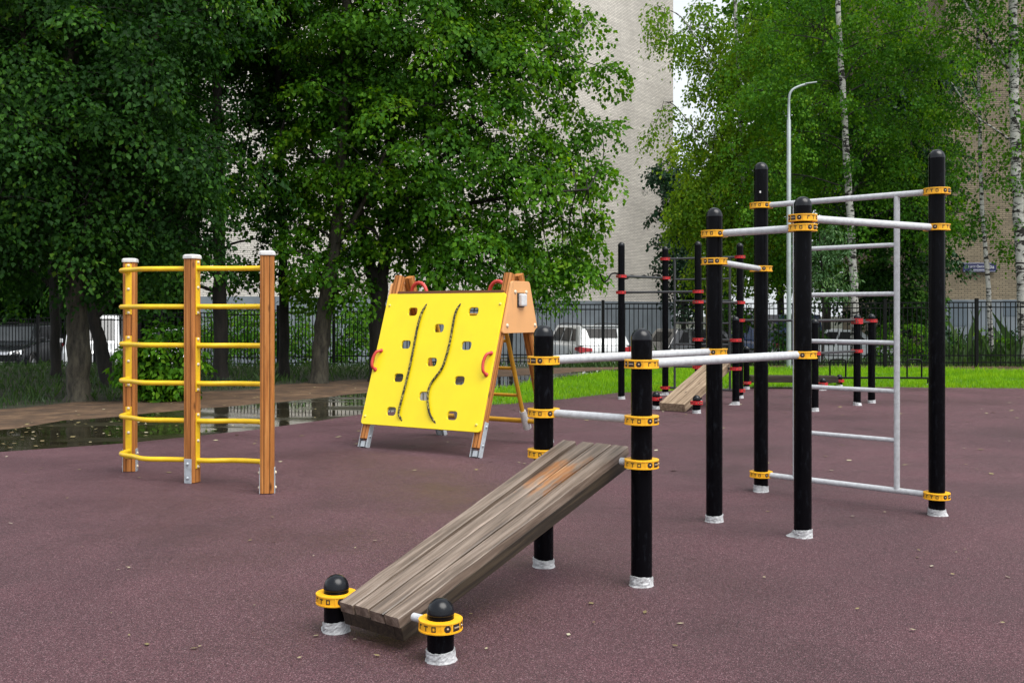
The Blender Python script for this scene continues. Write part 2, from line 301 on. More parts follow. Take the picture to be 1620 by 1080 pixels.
# ------------------------------------------------------------------ mesh helpers
class MB:
    def __init__(s): s.v = []; s.f = []; s.m = []; s.sm = []
    def add(s, vs, fs, mi=0, smooth=False):
        o = len(s.v); s.v += [tuple(v) for v in vs]
        for f in fs: s.f.append([i + o for i in f]); s.m.append(mi); s.sm.append(smooth)
        return s
    def box(s, c, size, mi=0, mtx=None):
        x, y, z = [d / 2 for d in size]
        vs = [Vector((sx * x, sy * y, sz * z)) for sz in (-1, 1) for sy in (-1, 1) for sx in (-1, 1)]
        if mtx is not None: vs = [mtx @ v for v in vs]
        vs = [v + Vector(c) for v in vs]
        return s.add(vs, [(0, 2, 3, 1), (4, 5, 7, 6), (0, 1, 5, 4), (2, 6, 7, 3), (0, 4, 6, 2), (1, 3, 7, 5)], mi)
    def bar(s, a, b, w, h, mi=0, up=(0, 0, 1)):
        a = Vector(a); b = Vector(b); x = (b - a).normalized(); y = Vector(up).cross(x).normalized(); z = x.cross(y)
        return s.box((a + b) / 2, ((b - a).length, w, h), mi, Matrix((x, y, z)).transposed())
    def tube(s, pts, r, n=10, mi=0, caps=True, smooth=True):
        pts = [Vector(p) for p in pts]; k = len(pts)
        rs = r if isinstance(r, (list, tuple)) else [r] * k
        t0 = (pts[1] - pts[0]).normalized()
        ref = Vector((0, 0, 1)) if abs(t0.z) < .9 else Vector((1, 0, 0))
        u = t0.cross(ref).normalized(); vs = []
        for i in range(k):
            t = (pts[min(i + 1, k - 1)] - pts[max(i - 1, 0)])
            t = t.normalized() if t.length > 1e-9 else t0
            u = (u - t * u.dot(t)); u = u.normalized() if u.length > 1e-6 else t.orthogonal().normalized()
            w = t.cross(u)
            for j in range(n):
                a = 2 * math.pi * j / n
                vs.append(pts[i] + (u * math.cos(a) + w * math.sin(a)) * rs[i])
        fs = [(i * n + j, i * n + (j + 1) % n, (i + 1) * n + (j + 1) % n, (i + 1) * n + j) for i in range(k - 1) for j in range(n)]
        s.add(vs, fs, mi, smooth)
        if caps:
            s.add(vs[:n], [tuple(range(n))[::-1]], mi); s.add(vs[-n:], [tuple(range(n))], mi)
        return s
    def lathe(s, prof, n=32, o=(0, 0, 0), mi=0, smooth=True, close=False):
        k = len(prof); vs = []
        for r, z in prof:
            for j in range(n):
                a = 2 * math.pi * j / n; vs.append((o[0] + r * math.cos(a), o[1] + r * math.sin(a), o[2] + z))
        rng = range(k) if close else range(k - 1)
        fs = [(i * n + j, i * n + (j + 1) % n, ((i + 1) % k) * n + (j + 1) % n, ((i + 1) % k) * n + j) for i in rng for j in range(n)]
        return s.add(vs, fs, mi, smooth)
    def prism(s, poly, off, mi=0):
        # poly: list of Vectors (planar loop), off: Vector extrusion
        n = len(poly); a = [Vector(p) for p in poly]; b = [p + Vector(off) for p in a]
        s.add(a + b, [tuple(range(n))[::-1], tuple(range(n, 2 * n))] + [(i, (i + 1) % n, n + (i + 1) % n, n + i) for i in range(n)], mi)
        return s
    def dome(s, c, r, axis=(0, 0, 1), n=12, k=5, mi=0, squash=1.0):
        ax = Vector(axis).normalized(); u = ax.orthogonal().normalized(); w = ax.cross(u); vs = []; c = Vector(c)
        for i in range(k):
            ph = math.pi / 2 * i / k
            for j in range(n):
                a = 2 * math.pi * j / n
                vs.append(c + (u * math.cos(a) + w * math.sin(a)) * r * math.cos(ph) + ax * r * squash * math.sin(ph))
        vs.append(c + ax * r * squash)
        fs = [(i * n + j, i * n + (j + 1) % n, (i + 1) * n + (j + 1) % n, (i + 1) * n + j) for i in range(k - 1) for j in range(n)]
        fs += [((k - 1) * n + j, (k - 1) * n + (j + 1) % n, k * n) for j in range(n)]
        return s.add(vs, fs, mi, True)
    def build(s, name, mats, parent=None, mtx=None, bevel=0):
        me = bpy.data.meshes.new(name); me.from_pydata(s.v, [], s.f)
        if not isinstance(mats, (list, tuple)): mats = [mats]
        for m in mats: me.materials.append(m)
        me.polygons.foreach_set('material_index', s.m); me.polygons.foreach_set('use_smooth', s.sm)
        uv = me.uv_layers.new(name='UVMap')
        if len(me.polygons) < 4000:
            for p in me.polygons:
                nn = p.normal
                for li in p.loop_indices:
                    co = me.vertices[me.loops[li].vertex_index].co
                    if abs(nn.z) < .7:
                        t = Vector((-nn.y, nn.x, 0)).normalized(); uv.data[li].uv = (co.dot(t), co.z)
                    else: uv.data[li].uv = (co.x, co.y)
        me.validate(); me.update()
        o = bpy.data.objects.new(name, me); COL.objects.link(o)
        if bevel:
            bm = bmesh.new(); bm.from_mesh(me)
            bmesh.ops.remove_doubles(bm, verts=bm.verts, dist=1e-5)
            es = [e for e in bm.edges if len(e.link_faces) == 2 and e.calc_face_angle(0) > .5]
            bmesh.ops.bevel(bm, geom=es, offset=bevel, segments=2 if bevel < .05 else 4, profile=.55, affect='EDGES', clamp_overlap=True)
            bm.to_mesh(me); bm.free()
        if mtx is not None: o.matrix_basis = mtx
        if parent is not None: o.parent = parent
        return o
def tag(o, label=None, cat=None, group=None, kind=None):
    if label: o['label'] = label
    if cat: o['category'] = cat
    if group: o['group'] = group
    if kind: o['kind'] = kind
    return o
def empty(name, loc, label, cat, group=None, rz=0):
    o = bpy.data.objects.new(name, None); COL.objects.link(o); o.location = loc; o.rotation_euler = (0, 0, rz); o.empty_display_size = .2
    return tag(o, label, cat, group)
def copy_tree(o, parent=None):
    c = o.copy(); COL.objects.link(c); c.parent = parent
    for ch in list(o.children): copy_tree(ch, c)
    return c
def np_mesh(name, verts, faces, material, parent=None, tint=None, smooth=False):
    me = bpy.data.meshes.new(name); nv = len(verts); nf, k = faces.shape
    me.vertices.add(nv); me.vertices.foreach_set('co', np.ascontiguousarray(verts, dtype=np.float32).ravel())
    me.loops.add(nf * k); me.loops.foreach_set('vertex_index', np.ascontiguousarray(faces, dtype=np.int32).ravel())
    me.polygons.add(nf); me.polygons.foreach_set('loop_start', np.arange(0, nf * k, k, dtype=np.int32))
    if smooth: me.polygons.foreach_set('use_smooth', np.ones(nf, dtype=bool))
    me.materials.append(material)
    if tint is not None:
        a = me.attributes.new('tint', 'FLOAT', 'POINT'); a.data.foreach_set('value', np.ascontiguousarray(tint, dtype=np.float32))
    me.update(calc_edges=True); me.validate()
    o = bpy.data.objects.new(name, me); COL.objects.link(o)
    if parent is not None: o.parent = parent
    return o
def bez(pts, n=8):
    # Catmull-Rom through points
    P = [Vector(p) for p in pts]; P = [2 * P[0] - P[1]] + P + [2 * P[-1] - P[-2]]; out = []
    for i in range(1, len(P) - 2):
        for j in range(n):
            t = j / n; a, b, c, d = P[i - 1:i + 3]
            out.append(.5 * ((2 * b) + (c - a) * t + (2 * a - 5 * b + 4 * c - d) * t * t + (3 * b - a - 3 * c + d) * t ** 3))
    out.append(P[-2]); return out

# ------------------------------------------------------------------ camera, light, sky
cam = bpy.data.cameras.new('camera'); co = bpy.data.objects.new('camera', cam); COL.objects.link(co)
co.location = (0, 0, CAMH); co.rotation_euler = (R(90), 0, 0)
cam.sensor_width = 36; cam.sensor_fit = 'HORIZONTAL'; cam.lens = 36 * FOC / 1620; cam.shift_y = -45 / 1620
cam.clip_start = .05; cam.clip_end = 2000; scene.camera = co
SUN_EL, SUN_AZ = 60, 136      # azimuth measured clockwise from +Y (away from the viewer)
sl = bpy.data.lights.new('sun', 'SUN'); sl.energy = 2.3; sl.angle = R(50); sl.color = (1, .97, .92)
so = bpy.data.objects.new('sun', sl); COL.objects.link(so)
dirv = Vector((math.sin(R(SUN_AZ)) * math.cos(R(SUN_EL)), math.cos(R(SUN_AZ)) * math.cos(R(SUN_EL)), math.sin(R(SUN_EL))))
so.rotation_euler = dirv.to_track_quat('Z', 'Y').to_euler()
w = bpy.data.worlds.new('World'); scene.world = w; w.use_nodes = True
nt = w.node_tree; bg = nt.nodes['Background']
sky = nt.nodes.new('ShaderNodeTexSky'); sky.sky_type = 'NISHITA'; sky.sun_disc = False
sky.sun_elevation = R(SUN_EL); sky.sun_rotation = R(SUN_AZ); sky.dust_density = 3; sky.air_density = 1.2; sky.ozone_density = .6
hs = nt.nodes.new('ShaderNodeHueSaturation'); hs.inputs['Saturation'].default_value = .28; hs.inputs['Value'].default_value = 1.0
nt.links.new(sky.outputs[0], hs.inputs['Color']); cl = nt.nodes.new('ShaderNodeMix'); cl.data_type = 'RGBA'; cl.inputs[0].default_value = .68; cl.inputs[7].default_value = (4.6, 4.85, 5.1, 1)   # veil of cloud
nt.links.new(hs.outputs[0], cl.inputs[6]); nt.links.new(cl.outputs[2], bg.inputs['Color']); bg.inputs['Strength'].default_value = .118
scene.view_settings.view_transform = 'Standard'; scene.view_settings.look = 'None'; scene.view_settings.gamma = 1
scene.view_settings.exposure = .92

# ------------------------------------------------------------------ ground
def sstep(a, b, x): t = np.clip((x - a) / (b - a), 0, 1); return t * t * (3 - 2 * t)
def height(x, y):
    drop = sstep(27.6, 31.0, np.asarray(y, float))
    left = sstep(-6, -18, np.asarray(x, float)) * sstep(24, 30, np.asarray(y, float)) * .0
    return -.62 * drop - left
def ground():
    ys = np.concatenate([np.array([-60, -20, -5]), np.linspace(2, 26, 9), np.linspace(27, 33, 25), np.array([36, 45, 60, 90, 150, 300, 600])])
    xs = np.concatenate([np.array([-500, -200, -80, -40]), np.linspace(-28, 28, 29), np.array([40, 80, 200, 500])])
    X, Y = np.meshgrid(xs, ys); Z = height(X, Y)
    v = np.stack([X, Y, Z], -1).reshape(-1, 3); nx = len(xs); ny = len(ys)
    i, j = np.meshgrid(np.arange(nx - 1), np.arange(ny - 1)); a = (j * nx + i).ravel()
    f = np.stack([a, a + 1, a + nx + 1, a + nx], -1)
    o = np_mesh('ground', v, f, M['soil'], smooth=True); tag(o, kind='structure')
ground()
def sheet(name, pts, z, material):
    bm = bmesh.new(); vs = [bm.verts.new((p[0], p[1], z)) for p in pts]
    es = [bm.edges.new((vs[i], vs[(i + 1) % len(vs)])) for i in range(len(vs))]
    bmesh.ops.triangle_fill(bm, use_beauty=True, use_dissolve=False, edges=es)
    bmesh.ops.recalc_face_normals(bm, faces=bm.faces)
    if bm.faces and sum(f.normal.z for f in bm.faces) < 0: bmesh.ops.reverse_faces(bm, faces=bm.faces)
    me = bpy.data.meshes.new(name); bm.to_mesh(me); bm.free(); me.materials.append(material)
    o = bpy.data.objects.new(name, me); COL.objects.link(o); tag(o, kind='structure'); return o
def wobble(pts, amp, n=6, seed=0):
    rnd = random.Random(seed); out = []
    for i in range(len(pts) - 1):
        a = Vector(pts[i]).to_2d() if len(pts[i]) > 2 else Vector(pts[i]); b = Vector(pts[i + 1])
        k = max(1, min(n, int((b - a).length / .35)))
        for j in range(k):
            p = a.lerp(b, j / k); out.append((p.x, p.y + (rnd.uniform(-amp, amp) if (i or j) else 0)))
    out.append(tuple(pts[-1])); return out
rub_back = [G(*p) for p in [(-300, 745), (0, 717), (200, 703), (400, 682), (500, 668), (571, 657), (700, 647), (780, 641), (860, 636), (980, 622), (1100, 617), (1200, 613), (1400, 613), (1620, 615), (1950, 618)]]
sheet('playground_surface', [(-14, -9), (16, -9)] + [(rub_back[-1][0] + 3, rub_back[-1][1])] + rub_back[::-1] + [(-14, rub_back[0][1] - .5)], .016, M['rubber'])
wet_far = [G(*p) for p in [(-300, 692), (0, 681), (32, 677), (99, 666), (193, 659), (272, 651), (370, 643), (498, 631), (578, 622), (700, 610), (790, 597), (880, 591), (948, 586), (1000, 583)]]
wet = sheet('wet_path', [G(-300, 760), G(0, 730), G(400, 695), G(700, 655), G(800, 640), G(900, 620), G(1000, 592)] + wobble(wet_far, .10, 8, 3)[::-1], .008, M['wet'])
dirt_far = [G(*p) for p in [(-300, 655), (0, 648), (111, 637), (185, 635), (271, 622), (400, 616), (445, 608), (587, 599), (700, 591), (800, 583.5), (980, 580), (1250, 577), (1650, 579), (1950, 581)]]
sheet('dirt_strip', [G(-300, 720), G(0, 700), G(400, 665), G(600, 640), G(800, 612), G(1000, 595), G(1650, 600), G(1950, 603)] + wobble(dirt_far, .14, 6, 5)[::-1], .004, M['dirt'])
lawn_near = [G(*p) for p in [(772, 643), (860, 637), (980, 623), (1100, 618), (1200, 614), (1400, 614), (1620, 616), (1950, 619)]]
lawn_far = [G(*p) for p in [(783, 617), (840, 608), (900, 598), (985, 587), (1100, 583.5), (1240, 582.5), (1450, 584), (1620, 588), (1950, 592)]]
lawn_poly = wobble(lawn_near, .04, 8, 8) + wobble(lawn_far, .10, 8, 9)[::-1]
sheet('lawn', lawn_poly, .012, M['lawnbase'])

def inpoly(px, py, poly):
    c = np.zeros(len(px), bool); n = len(poly)
    for i in range(n):
        x1, y1 = poly[i]; x2, y2 = poly[(i + 1) % n]
        if y1 == y2: continue
        t = ((y1 > py) != (y2 > py)) & (px < (x2 - x1) * (py - y1) / (y2 - y1) + x1); c ^= t
    return c
def blades(name, poly, n, hmin, hmax, wd, material, label=None, zf=None, lean=.5, thin=None):
    xs = [p[0] for p in poly]; ys = [p[1] for p in poly]; out = []
    m = int(n * 3); px = RNG.uniform(min(xs), max(xs), m); py = RNG.uniform(min(ys), max(ys), m)
    k = inpoly(px, py, poly); px = px[k][:n]; py = py[k][:n]
    if thin is not None:
        kk = thin(px, py); px = px[kk]; py = py[kk]
    n = len(px); z = np.zeros(n) if zf is None else zf(px, py)
    clump = np.array([mnoise.noise(Vector((x * 1.3, y * 1.3, 0))) for x, y in zip(px, py)])
    h = RNG.uniform(hmin, hmax, n) * (1 + .75 * clump) * (1 + .8 * (RNG.uniform(0, 1, n) < .03)); a = RNG.uniform(0, 2 * np.pi, n); l = RNG.uniform(0, lean, n) * h; b = RNG.uniform(0, 2 * np.pi, n)
    dx, dy = np.cos(a) * wd / 2, np.sin(a) * wd / 2
    v = np.zeros((n, 4, 3))
    v[:, 0] = np.stack([px - dx, py - dy, z], -1); v[:, 1] = np.stack([px + dx, py + dy, z], -1)
    v[:, 2] = np.stack([px + np.cos(b) * l * .35 + dx * .6, py + np.sin(b) * l * .35 + dy * .6, z + h * .6], -1)
    v[:, 3] = np.stack([px + np.cos(b) * l, py + np.sin(b) * l, z + h], -1)
    i0 = np.arange(n) * 4; f = np.concatenate([np.stack([i0, i0 + 1, i0 + 2], -1), np.stack([i0, i0 + 2, i0 + 3], -1)])
    tint = np.repeat(np.clip(.48 + clump * 1.1 + RNG.uniform(-.32, .32, n), 0, 1), 4)
    o = np_mesh(name, v.reshape(-1, 3), f, material, tint=tint); tag(o, label, 'grass', kind='stuff'); return o
blades('lawn_grass', lawn_poly, 70000, .045, .10, .013, M['grass'], 'bright green mown grass along the far edge of the rubber surface')
bank = [(-24, 15.2), (-9, 15.4)] + [(p[0], p[1] + .1) for p in dirt_far[1:9]] + [(-1, 27), (1.5, 28.6), (-10, 30.5), (-24, 31)]
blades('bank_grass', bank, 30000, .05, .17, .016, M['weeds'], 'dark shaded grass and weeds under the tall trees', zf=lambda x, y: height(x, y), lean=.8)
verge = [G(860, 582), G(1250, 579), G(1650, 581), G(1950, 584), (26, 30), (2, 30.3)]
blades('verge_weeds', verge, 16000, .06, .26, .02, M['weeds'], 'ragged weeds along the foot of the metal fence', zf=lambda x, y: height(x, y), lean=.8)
weed2 = [W(1490, 500, 28.5).to_2d()[:], W(1950, 500, 28)[:2], W(1950, 500, 38)[:2], W(1480, 500, 38)[:2]]
weed2 = [tuple(p) for p in weed2]
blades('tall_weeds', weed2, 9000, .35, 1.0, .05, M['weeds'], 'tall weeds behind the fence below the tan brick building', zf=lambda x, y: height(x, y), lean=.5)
def litter():
    n = 380; u = RNG.uniform(0, 1, n)
    pts = []
    for i in range(n):
        k = random.random()
        if k < .36:
            a = G(random.uniform(-40, 620), 690); x = random.uniform(-40, 600); y = 690 - (x / 600) * 60 + random.uniform(-26, 30); z = .022
        elif k < .55:
            x = random.uniform(700, 1620); y = random.uniform(600, 660); z = .022
        else:
            x = random.uniform(0, 1620); y = random.uniform(640, 1060) if random.random() < .6 else random.uniform(625, 760); z = .022
        if y > HY + 60: p = G(x, y); pts.append((p[0], p[1], z + random.uniform(0, .006)))
    v = []; f = []; t = []
    for p in pts:
        a = random.uniform(0, 6.28); L = random.uniform(.012, .042) * (1 if p[1] > 9 else .45); q = Vector((math.cos(a), math.sin(a), random.uniform(-.1, .2))) * L; s = Vector((-math.sin(a), math.cos(a), random.uniform(0, .25))) * L * .6
        c = Vector(p); o = len(v); v += [c - q, c + s, c + q, c - s]; f += [(o, o + 1, o + 2), (o, o + 2, o + 3)]; t += [random.random()] * 4
    o = np_mesh('fallen_leaves', np.array([list(x) for x in v]), np.array(f), M['litter'], tint=np.array(t)); tag(o, 'fallen leaves and crumbs scattered over wet path and rubber', 'leaf litter', kind='stuff')
litter()

# parking area beyond the fence
sheet('parking_lot', [(-40, 31.3), (15, 31.3), (15, 46), (-40, 46)], -.612, M['asphalt'])
kb = MB(); kb.box((-12.5, 31.2, -.55), (55, .15, .16)); tag(kb.build('kerb', M['kerbstone'], bevel=.02), kind='structure')

# ------------------------------------------------------------------ workout equipment: post, clamp
PR = .054
def patch(mb, a0, a1, z0, z1, r, mi=0, n=3):
    vs = []
    for i in range(n + 1):
        a = R(a0 + (a1 - a0) * i / n)
        for rr in (r, r - .004):
            vs += [(rr * math.cos(a), rr * math.sin(a), z0), (rr * math.cos(a), rr * math.sin(a), z1)]
    fs = []
    for i in range(n):
        b = i * 4; fs += [(b, b + 4, b + 5, b + 1), (b + 1, b + 5, b + 7, b + 3), (b, b + 2, b + 6, b + 4)]
    fs += [(0, 1, 3, 2), (n * 4, n * 4 + 2, n * 4 + 3, n * 4 + 1)]
    mb.add(vs, fs, mi)
def clamp_meshes(mat_ring, mat_ink_shade):
    root = None
    b = MB(); P = [(.0535, -.022), (.088, -.022), (.0885, -.0205), (.0885, -.016), (.0848, -.0155), (.0848, .0155), (.0885, .016), (.0885, .0205), (.088, .022), (.0535, .022)]
    b.lathe(P, 48, close=True, smooth=False)
    # joint flanges either side of the bar socket
    for a in (0, 180):
        for da in (-44, 44):
            patch(b, a + da - 1.5, a + da + 1.5, -.0155, .0155, .0872, 0, 1)
        patch(b, a - 16, a - 13, -.0155, .0155, .0876, 0, 1); patch(b, a + 13, a + 16, -.0155, .0155, .0876, 0, 1)
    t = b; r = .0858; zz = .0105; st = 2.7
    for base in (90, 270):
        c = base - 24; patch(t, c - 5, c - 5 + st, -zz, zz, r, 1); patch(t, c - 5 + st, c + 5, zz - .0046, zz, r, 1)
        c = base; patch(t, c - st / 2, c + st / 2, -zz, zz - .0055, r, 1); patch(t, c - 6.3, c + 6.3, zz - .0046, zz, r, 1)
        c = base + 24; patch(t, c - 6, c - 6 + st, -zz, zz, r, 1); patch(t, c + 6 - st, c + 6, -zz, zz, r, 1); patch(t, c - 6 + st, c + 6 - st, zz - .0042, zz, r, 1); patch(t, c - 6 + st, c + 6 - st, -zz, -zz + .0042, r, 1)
    for a in (28, -28, 152, 208):     # round bolt wells as raised patches, their shade put into the colour
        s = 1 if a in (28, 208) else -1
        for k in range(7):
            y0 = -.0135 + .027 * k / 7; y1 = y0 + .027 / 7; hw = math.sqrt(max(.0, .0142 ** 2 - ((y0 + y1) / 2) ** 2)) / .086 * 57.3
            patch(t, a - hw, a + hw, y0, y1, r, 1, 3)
    for a in (0, 180): patch(t, a - 12, a + 12, -.0135, .0135, r, 1, 5)  # socket slot, also a raised patch with its shade coloured on
    ring = b.build('clamp', [mat_ring, mat_ink_shade])
    for a in (28, -28, 152, 208):
        d = Vector((math.cos(R(a)), math.sin(R(a)), 0)); MB().dome(d * .0852, .0056, d, 8, 3).build('bolt', M['zinc'], ring)
    for a in (0, 180):
        d = Vector((-math.sin(R(a)), math.cos(R(a)), 0)); c = Vector((math.cos(R(a)), math.sin(R(a)), 0)) * .0852
        MB().tube([c - d * .014, c + d * .014], .0042, 8).build('bolt_shank', M['zinc'], ring)
    return ring
CLAMP_Y = clamp_meshes(M['clamp'], M['ink']); CLAMP_R = clamp_meshes(M['red_clamp'], M['ink_red'])
used_proto = set()
def clamp(parent, loc, ang, proto):
    if proto.name not in used_proto: used_proto.add(proto.name); c = proto; c.parent = parent
    else: c = copy_tree(proto, parent)
    c.location = Vector(loc) - Vector(parent.location); c.rotation_euler = (0, 0, ang); return c
def capmesh():
    b = MB(); b.lathe([(PR + .0005, -.004), (PR + .0012, -.002), (PR + .0012, .004), (PR + .0005, .007)] + [(PR * math.cos(a), .007 + PR * .98 * math.sin(a)) for a in [math.pi / 2 * i / 9 for i in range(1, 9)]] + [(.0006, .007 + PR * .98)], 32)
    return b
CAPME = None
def wrapmesh(seed, flap):
    rnd = random.Random(seed); b = MB(); n = 40; zs = [0, .008, .016, .024, .032, .040, .046]; vs = []
    top = [rnd.uniform(-.0015, .0015) + .006 * math.sin(j / n * 6.28 + seed) for j in range(n)]
    for i, z in enumerate(zs):
        for j in range(n):
            a = 6.283 * j / n; fl = 1 + flap * max(0, math.cos(a - seed)) ** 4 * (1 - i / 6) ** 2
            r = (PR + .0042 + rnd.uniform(-.0016, .0026)) * fl + (.003 if i == 0 else 0)
            vs.append((r * math.cos(a), r * math.sin(a), z + (top[j] if i == 6 else 0)))
    vs += [(PR * math.cos(6.283 * j / n), PR * math.sin(6.283 * j / n), .047 + top[j]) for j in range(n)]
    fs = [(i * n + j, i * n + (j + 1) % n, (i + 1) * n + (j + 1) % n, (i + 1) * n + j) for i in range(7) for j in range(n)]
    return b.add(vs, fs, 0, False)
def post(parent, p, h, seed=0, flap=.25, sticker=None):
    global CAPME
    p = Vector((p[0], p[1], .016)) - Vector(parent.location); hb = h - .016 - PR
    b = MB(); b.lathe([(PR, 0), (PR, hb)], 32); o = b.build('post', M['black'], parent); o.location = p
    if CAPME is None:
        c = capmesh().build('post_cap', M['cap'], o); CAPME = c.data
    else:
        c = bpy.data.objects.new('post_cap', CAPME); COL.objects.link(c); c.parent = o
    c.location = (0, 0, hb - .006)
    wm = wrapmesh(seed, flap).build('plastic_wrap', M['wrap'], o)
    if sticker:
        s = MB(); d = R(sticker[1]); z = sticker[0]
        patch(s, sticker[1] - 6, sticker[1] + 6, z, z + .016, PR + .001); s.build('sticker', M['sticker'], o)
    return o
def rod(name, parent, a, b, r, m, n=14):
    o = MB().tube([Vector(a) - Vector(parent.location), Vector(b) - Vector(parent.location)], r, n).build(name, m, parent); return o
def board(parent, lo_l, lo_r, hi_l, hi_r, nplank, th, mats, name='incline_board', joists=True, jm=None):
    # planks are objects of their own along local X
    lo_l, lo_r, hi_l, hi_r = [Vector(v) - Vector(parent.location) for v in (lo_l, lo_r, hi_l, hi_r)]
    ax = ((hi_l + hi_r) / 2 - (lo_l + lo_r) / 2); L = ax.length; ax.normalize()
    side = (lo_r - lo_l); side = (side - ax * side.dot(ax)).normalized(); up = side.cross(ax).normalized()
    if up.z < 0: up = -up
    mtx = Matrix((ax, -side, up)).transposed().to_4x4()
    o = (lo_l + lo_r) / 2; wl = (lo_r - lo_l).dot(side); wh = (hi_r - hi_l).dot(side)
    mtx.translation = o
    jb = MB(); jw = .045
    for sgn in (-1, 1):
        y0 = sgn * (wl / 2 - jw / 2 - .004); y1 = sgn * (wh / 2 - jw / 2 - .004)
        jb.bar((.002, y0, -th - .033), (L - .012, y1, -th - .033), jw, .064)
    jb.bar((.030, -wl / 2 + .05, -th - .033), (.030, wl / 2 - .05, -th - .033), .056, .063); jb.bar((L * .6, -wh / 2 + .05, -th - .03), (L * .6, wh / 2 - .05, -th - .03), .04, .056)
    jb.bar((L - .06, -wh / 2 + .05, -th - .03), (L - .06, wh / 2 - .05, -th - .03), .04, .056)
    root = jb.build(name, jm or M['beamdark'], parent, bevel=.003); root.matrix_basis = mtx
    # irregular long side surfaces: planks with slightly uneven ends, gaps and warps
    rnd = random.Random(len(mats) + nplank); e = [-.5 + i / nplank for i in range(nplank + 1)]
    for i in range(nplank):
        g = .0052; pb = MB(); segs = 14; vs = []
        endlo = rnd.uniform(-.004, .003); endhi = rnd.uniform(-.004, .016); lift = rnd.uniform(-.002, .004)
        for k in range(segs + 1):
            t = k / segs; x = endlo + (L + endhi - endlo) * t; wd = wl + (wh - wl) * t
            y0 = e[i] * wd + g; y1 = e[i + 1] * wd - g - (.018 * t if i == nplank - 2 and nplank > 2 else 0); y0 += (.012 * t if i == nplank - 1 and nplank > 2 else 0); wv = rnd.uniform(-.0012, .0012); z = lift * math.sin(t * 3.1) + wv
            yc = (y0 + y1) / 2
            c = .004
            prof = [(y0 + .001 + wv, z - th), (y0 + wv, z - c), (y0 + c, z), (yc, z - .0014), (y1 - c, z), (y1 + wv, z - c), (y1 - .001 + wv, z - th)]
            vs += [Vector((x, a, bb)) for a, bb in prof]
        n = 7; fs = [(k * n + j, (k + 1) * n + j, (k + 1) * n + (j + 1) % n, k * n + (j + 1) % n) for k in range(segs) for j in range(n)]
        fs += [tuple(range(n)), tuple(range(segs * n, segs * n + n))[::-1]]
        pb.add(vs, fs); bm_o = pb.build('plank', mats[i % len(mats)], root)
        me = bm_o.data; bm = bmesh.new(); bm.from_mesh(me); bmesh.ops.recalc_face_normals(bm, faces=bm.faces); bm.to_mesh(me); bm.free()
    return root
V3 = lambda p, z: Vector((p[0], p[1], z))
def ang(a, b): return math.atan2(b[1] - a[1], b[0] - a[0])

# --- front apparatus (amber clamps)
A, B, C, D = G(697, 1050), G(532, 1003), G(1015, 930), G(860, 900)
E, F, Gp, H = G(1130, 828), G(1270, 853), G(1204, 780), G(1482, 818)
cxm = sum(p[0] for p in (A, B, C, D, E, F, Gp, H)) / 8; cym = sum(p[1] for p in (A, B, C, D, E, F, Gp, H)) / 8
front = empty('workout_frame', (cxm, cym, 0), 'near workout frame of black posts with amber clamps, weathered grey incline board and white bars', 'exercise frame')
for i, (p, h) in enumerate([(A, .265), (B, .262), (C, 1.323), (D, 1.334), (E, 2.10), (F, 2.12), (Gp, 2.57), (H, 2.52)]):
    post(front, p, h, seed=i * 1.7 + .3, flap=[.12, .9, .1, .08, .1, .75, .2, .25][i], sticker=(2.31, 250) if i == 6 else None)
def link(parent, p, q, z, r, proto, cp=True, cq=True, m=None, name='bar', stub=0):
    d = (Vector((q[0], q[1])) - Vector((p[0], p[1]))).normalized()
    if stub:
        rod(name, parent, V3(p, z) + V3(d, 0) * .074, V3(p, z) + V3(d, 0) * stub, r, m or M['bar']); rod(name, parent, V3(q, z) - V3(d, 0) * stub, V3(q, z) - V3(d, 0) * .074, r, m or M['bar'])
    else: rod(name, parent, V3(p, z) + V3(d, 0) * .074, V3(q, z) - V3(d, 0) * .074, r, m or M['bar'])
    if cp: clamp(parent, V3(p, z), ang(p, q), proto)
    if cq: clamp(parent, V3(q, z), ang(q, p), proto)
Y = CLAMP_Y
link(front, A, B, .162, .017, Y, stub=.15); link(front, C, D, .636, .019, Y, stub=.125); link(front, C, D, .857, .0215, Y)
link(front, C, F, 1.142, .025, Y); link(front, D, E, 1.142, .025, Y)
link(front, E, F, 1.925, .024, Y); link(front, E, Gp, 1.742, .021, Y); link(front, F, H, 1.985, .024, Y)
# ladder between the two tall posts
link(front, Gp, H, 2.232, .021, Y, name='top_bar'); link(front, Gp, H, .15, .021, Y, name='bottom_bar')
gl = lambda t, z: V3(Vector(Gp).lerp(Vector(H), t), z)
lad = MB()
for t in (.216, .794): lad.tube([gl(t, .16) - front.location, gl(t, 2.222) - front.location], .0205, 14)
lad = lad.build('ladder', M['bar'], front)
for z in (.503, .848, 1.19, 1.535, 1.88):
    rod('rung', front, gl(.225, z), gl(.785, z), .0165, M['bar']).parent = lad
# incline board
lo_l = W(531, 953, 0); pl = lambda x, y, z: Vector(((x - CX) * ((CAMH - z) * FOC / (y - HY)) / FOC, (CAMH - z) * FOC / (y - HY), z))
bl_lo_r = pl(636, 974.5, .170); bl_lo_l = pl(531.5, 953, .170); bl_hi_r = pl(991, 706, .70); bl_hi_l = pl(891, 696, .70)
board(front, bl_lo_l, bl_lo_r, bl_hi_l, bl_hi_r, 4, .046, [M['weathered'], M['worn'], M['worn'], M['weathered']])

